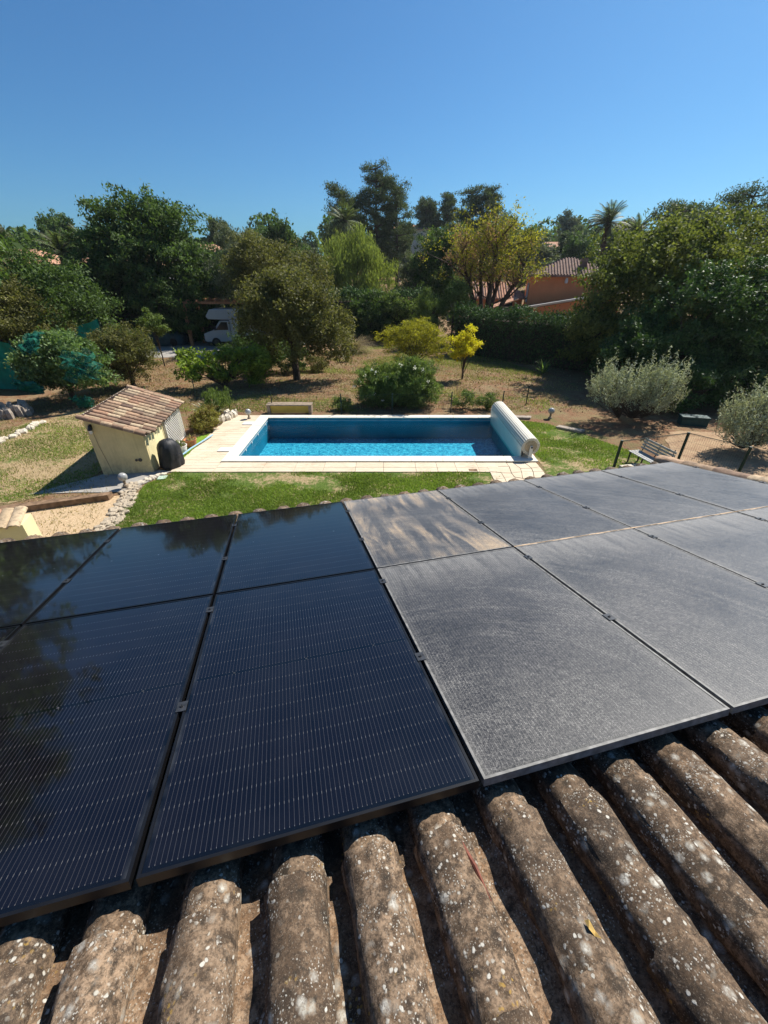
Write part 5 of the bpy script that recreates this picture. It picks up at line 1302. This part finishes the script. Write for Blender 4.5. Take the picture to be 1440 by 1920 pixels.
for k, (x, y, r, lab) in enumerate(((-1.75,16.85,.36,'small green shrub left of the oleander by the pool fence'),(3.35,17.0,.45,'low green shrub right of the oleander behind the fence'),(4.35,17.0,.42,'low green shrub behind the far end of the pool roller'))):
    tree('low_shrub', lab, 'shrub', at(x, y), [(0,0,r*.8,r*1.3,r,r*.8,1)], L_mid, 130, 26, .09, .06, .4, .02, seed=60+k, bottom=.03)
tuft('dry_weed', 'tall dry weed standing behind the low shrubs', at(3.3,18.4), 90, 1.2, .008, L_straw, 64, .3)
tree('low_shrub', 'dark little shrub beside the oak trunk on the dry ground', 'shrub', at(-3.9,24.6), [(0,0,.5,.6,.5,.5,1)], L_olive_dk, 150, 26, .12, .07, .5, .03, seed=65, bottom=.03)
tree('low_shrub', 'green shrub at the camper van rear wheel', 'shrub', at(-6.9,29.5), [(0,0,.6,1.0,.8,.65,1)], L_mid, 220, 26, .14, .09, .6, .03, seed=66, bottom=.03)

tree('tall_tree', 'very tall dark tree beyond the left picture edge, mirrored in the clean solar panels', 'tree', at(-22.5,18.0), [(0,0,9,4.2,4.2,7,1),(0,0,15,3.4,3.4,5.5,1),(.6,.6,5,4.4,4.4,4,1)], L_dark, 900, 34, .6, .4, 18, .4, seed=70, forks=14)
# pines
def pine(label, base, h, tiers, seed, r0=.35, crown0=.3, leaf=L_pine, size=.30, ncl=46, per=34, width=3.5, top=.25):
    g = np.random.default_rng(seed); t = thing('pine_tree', label, 'tree', base); mb = MB()
    lean = g.normal()*.4; tp = [Vector((lean*(f**2), 0, h*f*.97)) for f in (0,.25,.5,.75,1)]; tp[0].z = -.5
    mb.tube(tp, [r0, r0*.85, r0*.65, r0*.4, r0*.1], 8); PP = []; TT = []
    for k in range(tiers):
        f = crown0+(1-crown0)*(k+.5)/tiers; z = h*f; s = tp[min(int(f*4),3)].lerp(tp[min(int(f*4)+1,4)], f*4-int(f*4)) if f < 1 else tp[4]
        prof = math.sin(math.pi*min(1, (1-(f-crown0)/(1-crown0))*.78+.10))**.8
        for q in range(5):
            a = g.uniform(0, 6.28); L = width*prof*g.uniform(.55, 1.05)+top; e = Vector((math.cos(a)*L, math.sin(a)*L, .25*L+g.normal()*.25))
            mb.tube([s, s+e*.55+Vector((0,0,-.1)), s+e], [r0*.28, r0*.16, r0*.05], 5, cap=False)
            m = max(3, int(ncl*L/12)); uu = g.uniform(.4, 1.05, m); C = np.array(s)+np.array(e)*uu[:,None]+g.normal(size=(m,3))*np.array([.30,.30,.16])
            P = np.repeat(C, per, 0)+g.normal(size=(m*per,3))*np.array([.32,.32,.20]); PP.append(P); TT.append(np.clip(np.repeat(g.random(m), per)*.6+g.random(m*per)*.4, 0, 1))
    P = np.vstack(PP); V, Q = leaf_arrays(P, size, .3, np.tile([0,0,1.], (len(P),1)), .35, g); link('crown', np_mesh('crown', V, Q, leaf, np.concatenate(TT)), t)
    mb.obj('trunk', M_bark, t, smooth=True); return t
z = Z(0, 75)
pine('tallest pine, with open crown and bare lower trunk, in the centre', at(-1.2,75), 18.6-Z(-1.2,75), 17, 71, width=3.0, crown0=.30)
pine('broad pine left of the tallest one, rounded dense crown', at(-6.0,76), 16.3-Z(-6,76), 14, 72, width=3.5, crown0=.15, ncl=56)
pine('slightly lower pine touching the right side of the tallest pine', at(2.1,75), 16.4-Z(2.1,75), 14, 73, width=2.7, crown0=.30)
pine('small umbrella pine with two bare stems on the skyline', at(9.0,108), 18.6-Z(9,108), 7, 74, r0=.28, crown0=.6, width=2.3, size=.45)
pine('small umbrella pine close behind the first on the skyline', at(10.8,110), 17.6-Z(10.8,110), 7, 75, r0=.28, crown0=.6, width=2.0, size=.45)
pine('narrow dark pine on the skyline left of the twin pines', at(13.9,108), 19.6-Z(13.9,108), 11, 76, crown0=.35, width=2.1, size=.45)
pine('left of the twin dark pines above the yellowing tree', at(15.4,90), 17.8-Z(15.4,90), 11, 77, crown0=.35, width=2.2, size=.4)
pine('right of the twin dark pines above the yellowing tree, widest crown', at(19.0,90), 18.2-Z(19,90), 12, 78, crown0=.35, width=2.9, size=.4)
pine('dark pine behind the huge right-hand tree, left one', at(29.5,50), 10.9-Z(29.5,50), 9, 79, crown0=.3, width=4.0, size=.28)
pine('dark pine at the top right picture edge', at(36.0,50), 12.2-Z(36,50), 10, 80, crown0=.25, width=4.2, size=.28)
pine('dark pine between the two pines at the upper right', at(33.0,54), 11.0-Z(33,54), 9, 81, crown0=.3, width=3.6, size=.28)

# palms
def fan_palm(label, base, h, n, L, seed, trunk_r=.2, fan=True, droop=.9, leaf=L_palm):
    g = np.random.default_rng(seed); t = thing('palm_tree', label, 'palm tree', base)
    MB().tube([(0,0,-.5),(.1,0,h*.5),(.25,0,h)], [trunk_r*1.2, trunk_r, trunk_r*1.15], 10).obj('trunk', M_bark, t, smooth=True)
    top = np.array([.25,0,h]); st = MB()
    for k in range(n):
        a = g.uniform(0, 6.28); el = R(78)-R(130)*((k+.5)/n)*(.6+.5*g.random()); V = []; Q = []
        d = np.array([math.cos(a), math.sin(a), 0]); sdir = np.array([-d[1], d[0], 0]); p = top.copy(); pts = [p]
        m = 6
        for j in range(m):
            e = el-droop*(j/m)**1.4; p = p+(d*math.cos(e)+np.array([0,0,1])*math.sin(e))*L/m; pts.append(p)
        for j in range(1, m+1):
            for q in range(3):
                f = q/3; c = pts[j-1]*(1-f)+pts[j]*f; w = L*.24*math.sin(math.pi*(.15+.8*(j-1+f)/m))
                ax = (pts[j]-pts[j-1]); ax = ax/np.linalg.norm(ax)
                for s in (-1, 1):
                    tip = c+sdir*s*w+ax*w*.6-np.array([0,0,w*.45]); k0 = len(V); V += [c-ax*.05, c+ax*.05, tip]; Q.append((k0, k0+1, k0+2))
        link('frond', np_mesh('frond', np.array(V), np.array(Q), leaf, g.random(len(Q)), k=3), t)
        st.tube([tuple(x) for x in pts], [.035]*6+[.01], 4, cap=False)
    st.obj('leaf_stalks', M_bark, t); return t
fan_palm('larger of the two palms on the right skyline', at(27.0,60), 10.2-Z(27,60), 46, 2.6, 91, .32)
fan_palm('smaller palm right of the larger one, half behind the right-hand tree', at(30.8,60), 9.3-Z(31,60), 34, 2.2, 92, .28)
fan_palm('pale palm in front of the broad pine above the weeping tree', at(-4.9,58), 10.2-Z(-5,58), 40, 2.3, 93, .28)
for k, (x, y, h, lab) in enumerate(((-28.5,42,6.6,'leftmost fan palm, beside the left edge tree'),(-26.2,42.5,7.0,'middle fan palm in the group left of the round tree'),(-24.2,42,7.4,'fan palm touching the left side of the round tree'))):
    fan_palm(lab, at(x, y), h-Z(x, y), 34, 2.0, 94+k, .22)

# hillside trees
g = np.random.default_rng(120)
hp = []
for k in range(3):
    hp.append(tree('hill_tree', 'x', 'tree', (0,0,-50), [(0,0,4.2,2.8,2.6,3.6,1),(1.2,0,6.0,2.0,2,2.2,1),(-1.4,0,5.2,2.0,2,2.2,1)], (L_dark, L_pine, L_grey)[k], 420, 26, .45, .40, 7, .25, seed=121+k, group='trees scattered over the far hillside', forks=6))
spots = [(19,70),(24,66),(26,80),(30,74),(33,84),(22,88),(37,92),(41,84),(29,95),(35,110),(42,108),(48,100),(30,118),(37,122),(45,120),(53,112),(24,112),(18,102),(10,92),(4,96),(-2,100),(14,84),(58,92),(50,80),(46,70),(40,64),(60,74),(66,84),(-9,92),(-15,84),(-21,86),(-28,84),(-36,80),(-14,66),(-20,68),(9,66),(12,62),(-34,66),(-49,60),(44,56),(52,60),(56,66),(-52,78),(35,72)]
marks = [(-34,'behind the fan palms on the left'),(-26,'behind the big round tree'),(-19,'just right of the big round tree'),(-13,'above the camper van'),(-6,'above the spreading oak'),(0,'behind the weeping tree'),
 (6,'below the tall central pines'),(11,'below the small umbrella pines'),(15,'behind the yellowing tree'),(19,'right of the yellowing tree'),(23,'above the orange house roof'),(27,'below the larger palm'),(32,'between the two palms'),(90,'behind the huge right-hand tree')]
shapes = [('tall',1.0,1.25),('squat',1.0,.75),('broad',1.3,.95),('narrow',.75,1.1),('rounded',1.05,1.0),('slender tall',.7,1.3),('low broad',1.35,.7)]
used = set(); adj = ['dark green','dull green','grey green']
for k, (x, y) in enumerate(spots):
    m = k % 3; azi = math.degrees(math.atan2(x, y)); mk = next(t_ for a_, t_ in marks if azi < a_)
    dist = 'far hilltop' if y > 99 else 'hillside' if y > 79 else 'near slope'
    for q in range(7):
        sh = shapes[(k+q) % 7]; lab = '%s %s tree on the %s %s' % (sh[0], adj[m], dist, mk)
        if lab not in used: break
    used.add(lab); s_ = g.uniform(.9, 1.05); scl = (s_*sh[1], s_*sh[1], s_*sh[2])
    if k < 3: o = hp[k]; o.location = at(x, y); o.scale = scl; o.rotation_euler = (0,0,g.uniform(0,6)); o['label'] = lab
    else: copy_thing(hp[m], at(x, y), g.uniform(0, 6), scl, lab)
# distant woods that read as one mass
def wood(name, label, n, x0, x1, y0, y1, h, seed, leaf):
    g = np.random.default_rng(seed); X = g.uniform(x0, x1, n); Y = g.uniform(y0, y1, n); Zz = hz(X, Y)
    PP = []
    for x, y, z in zip(X, Y, Zz):
        hh = h*g.uniform(.6, 1.15); m = 420; d = unit(g.normal(size=(m,3))); rr = (.75+.25*g.random((m,1)))
        PP.append(np.array([x, y, z+hh*.55])+d*rr*np.array([hh*.42, hh*.42, hh*.52]))
    P = np.vstack(PP); V, Q = leaf_arrays(P, 1.0, .6, None, 0, g); o = link(name, np_mesh(name, V, Q, leaf, g.random(len(P)))); tag(o, kind='stuff')
wood('distant_wood', '', 260, -160, 170, 126, 210, 8.5, 131, L_dark)
wood('roadside_wood', '', 70, -120, -30, 62, 110, 5.5, 132, L_dark)

# thin sea haze over the whole place
hb = MB().box((-260,-60,-2), (260,300,40)).obj('haze', None); tag(hb, kind='stuff')
hm = bpy.data.materials.new('thin_haze'); hm.use_nodes = True; hn = hm.node_tree; hn.nodes.clear()
pv = hn.nodes.new('ShaderNodeVolumePrincipled'); pv.inputs['Color'].default_value = (.80,.90,1,1); pv.inputs['Density'].default_value = .0002; pv.inputs['Anisotropy'].default_value = .3
ho = hn.nodes.new('ShaderNodeOutputMaterial'); hn.links.new(pv.outputs[0], ho.inputs['Volume']); hb.data.materials.append(hm)
sc.cycles.volume_bounces = 0
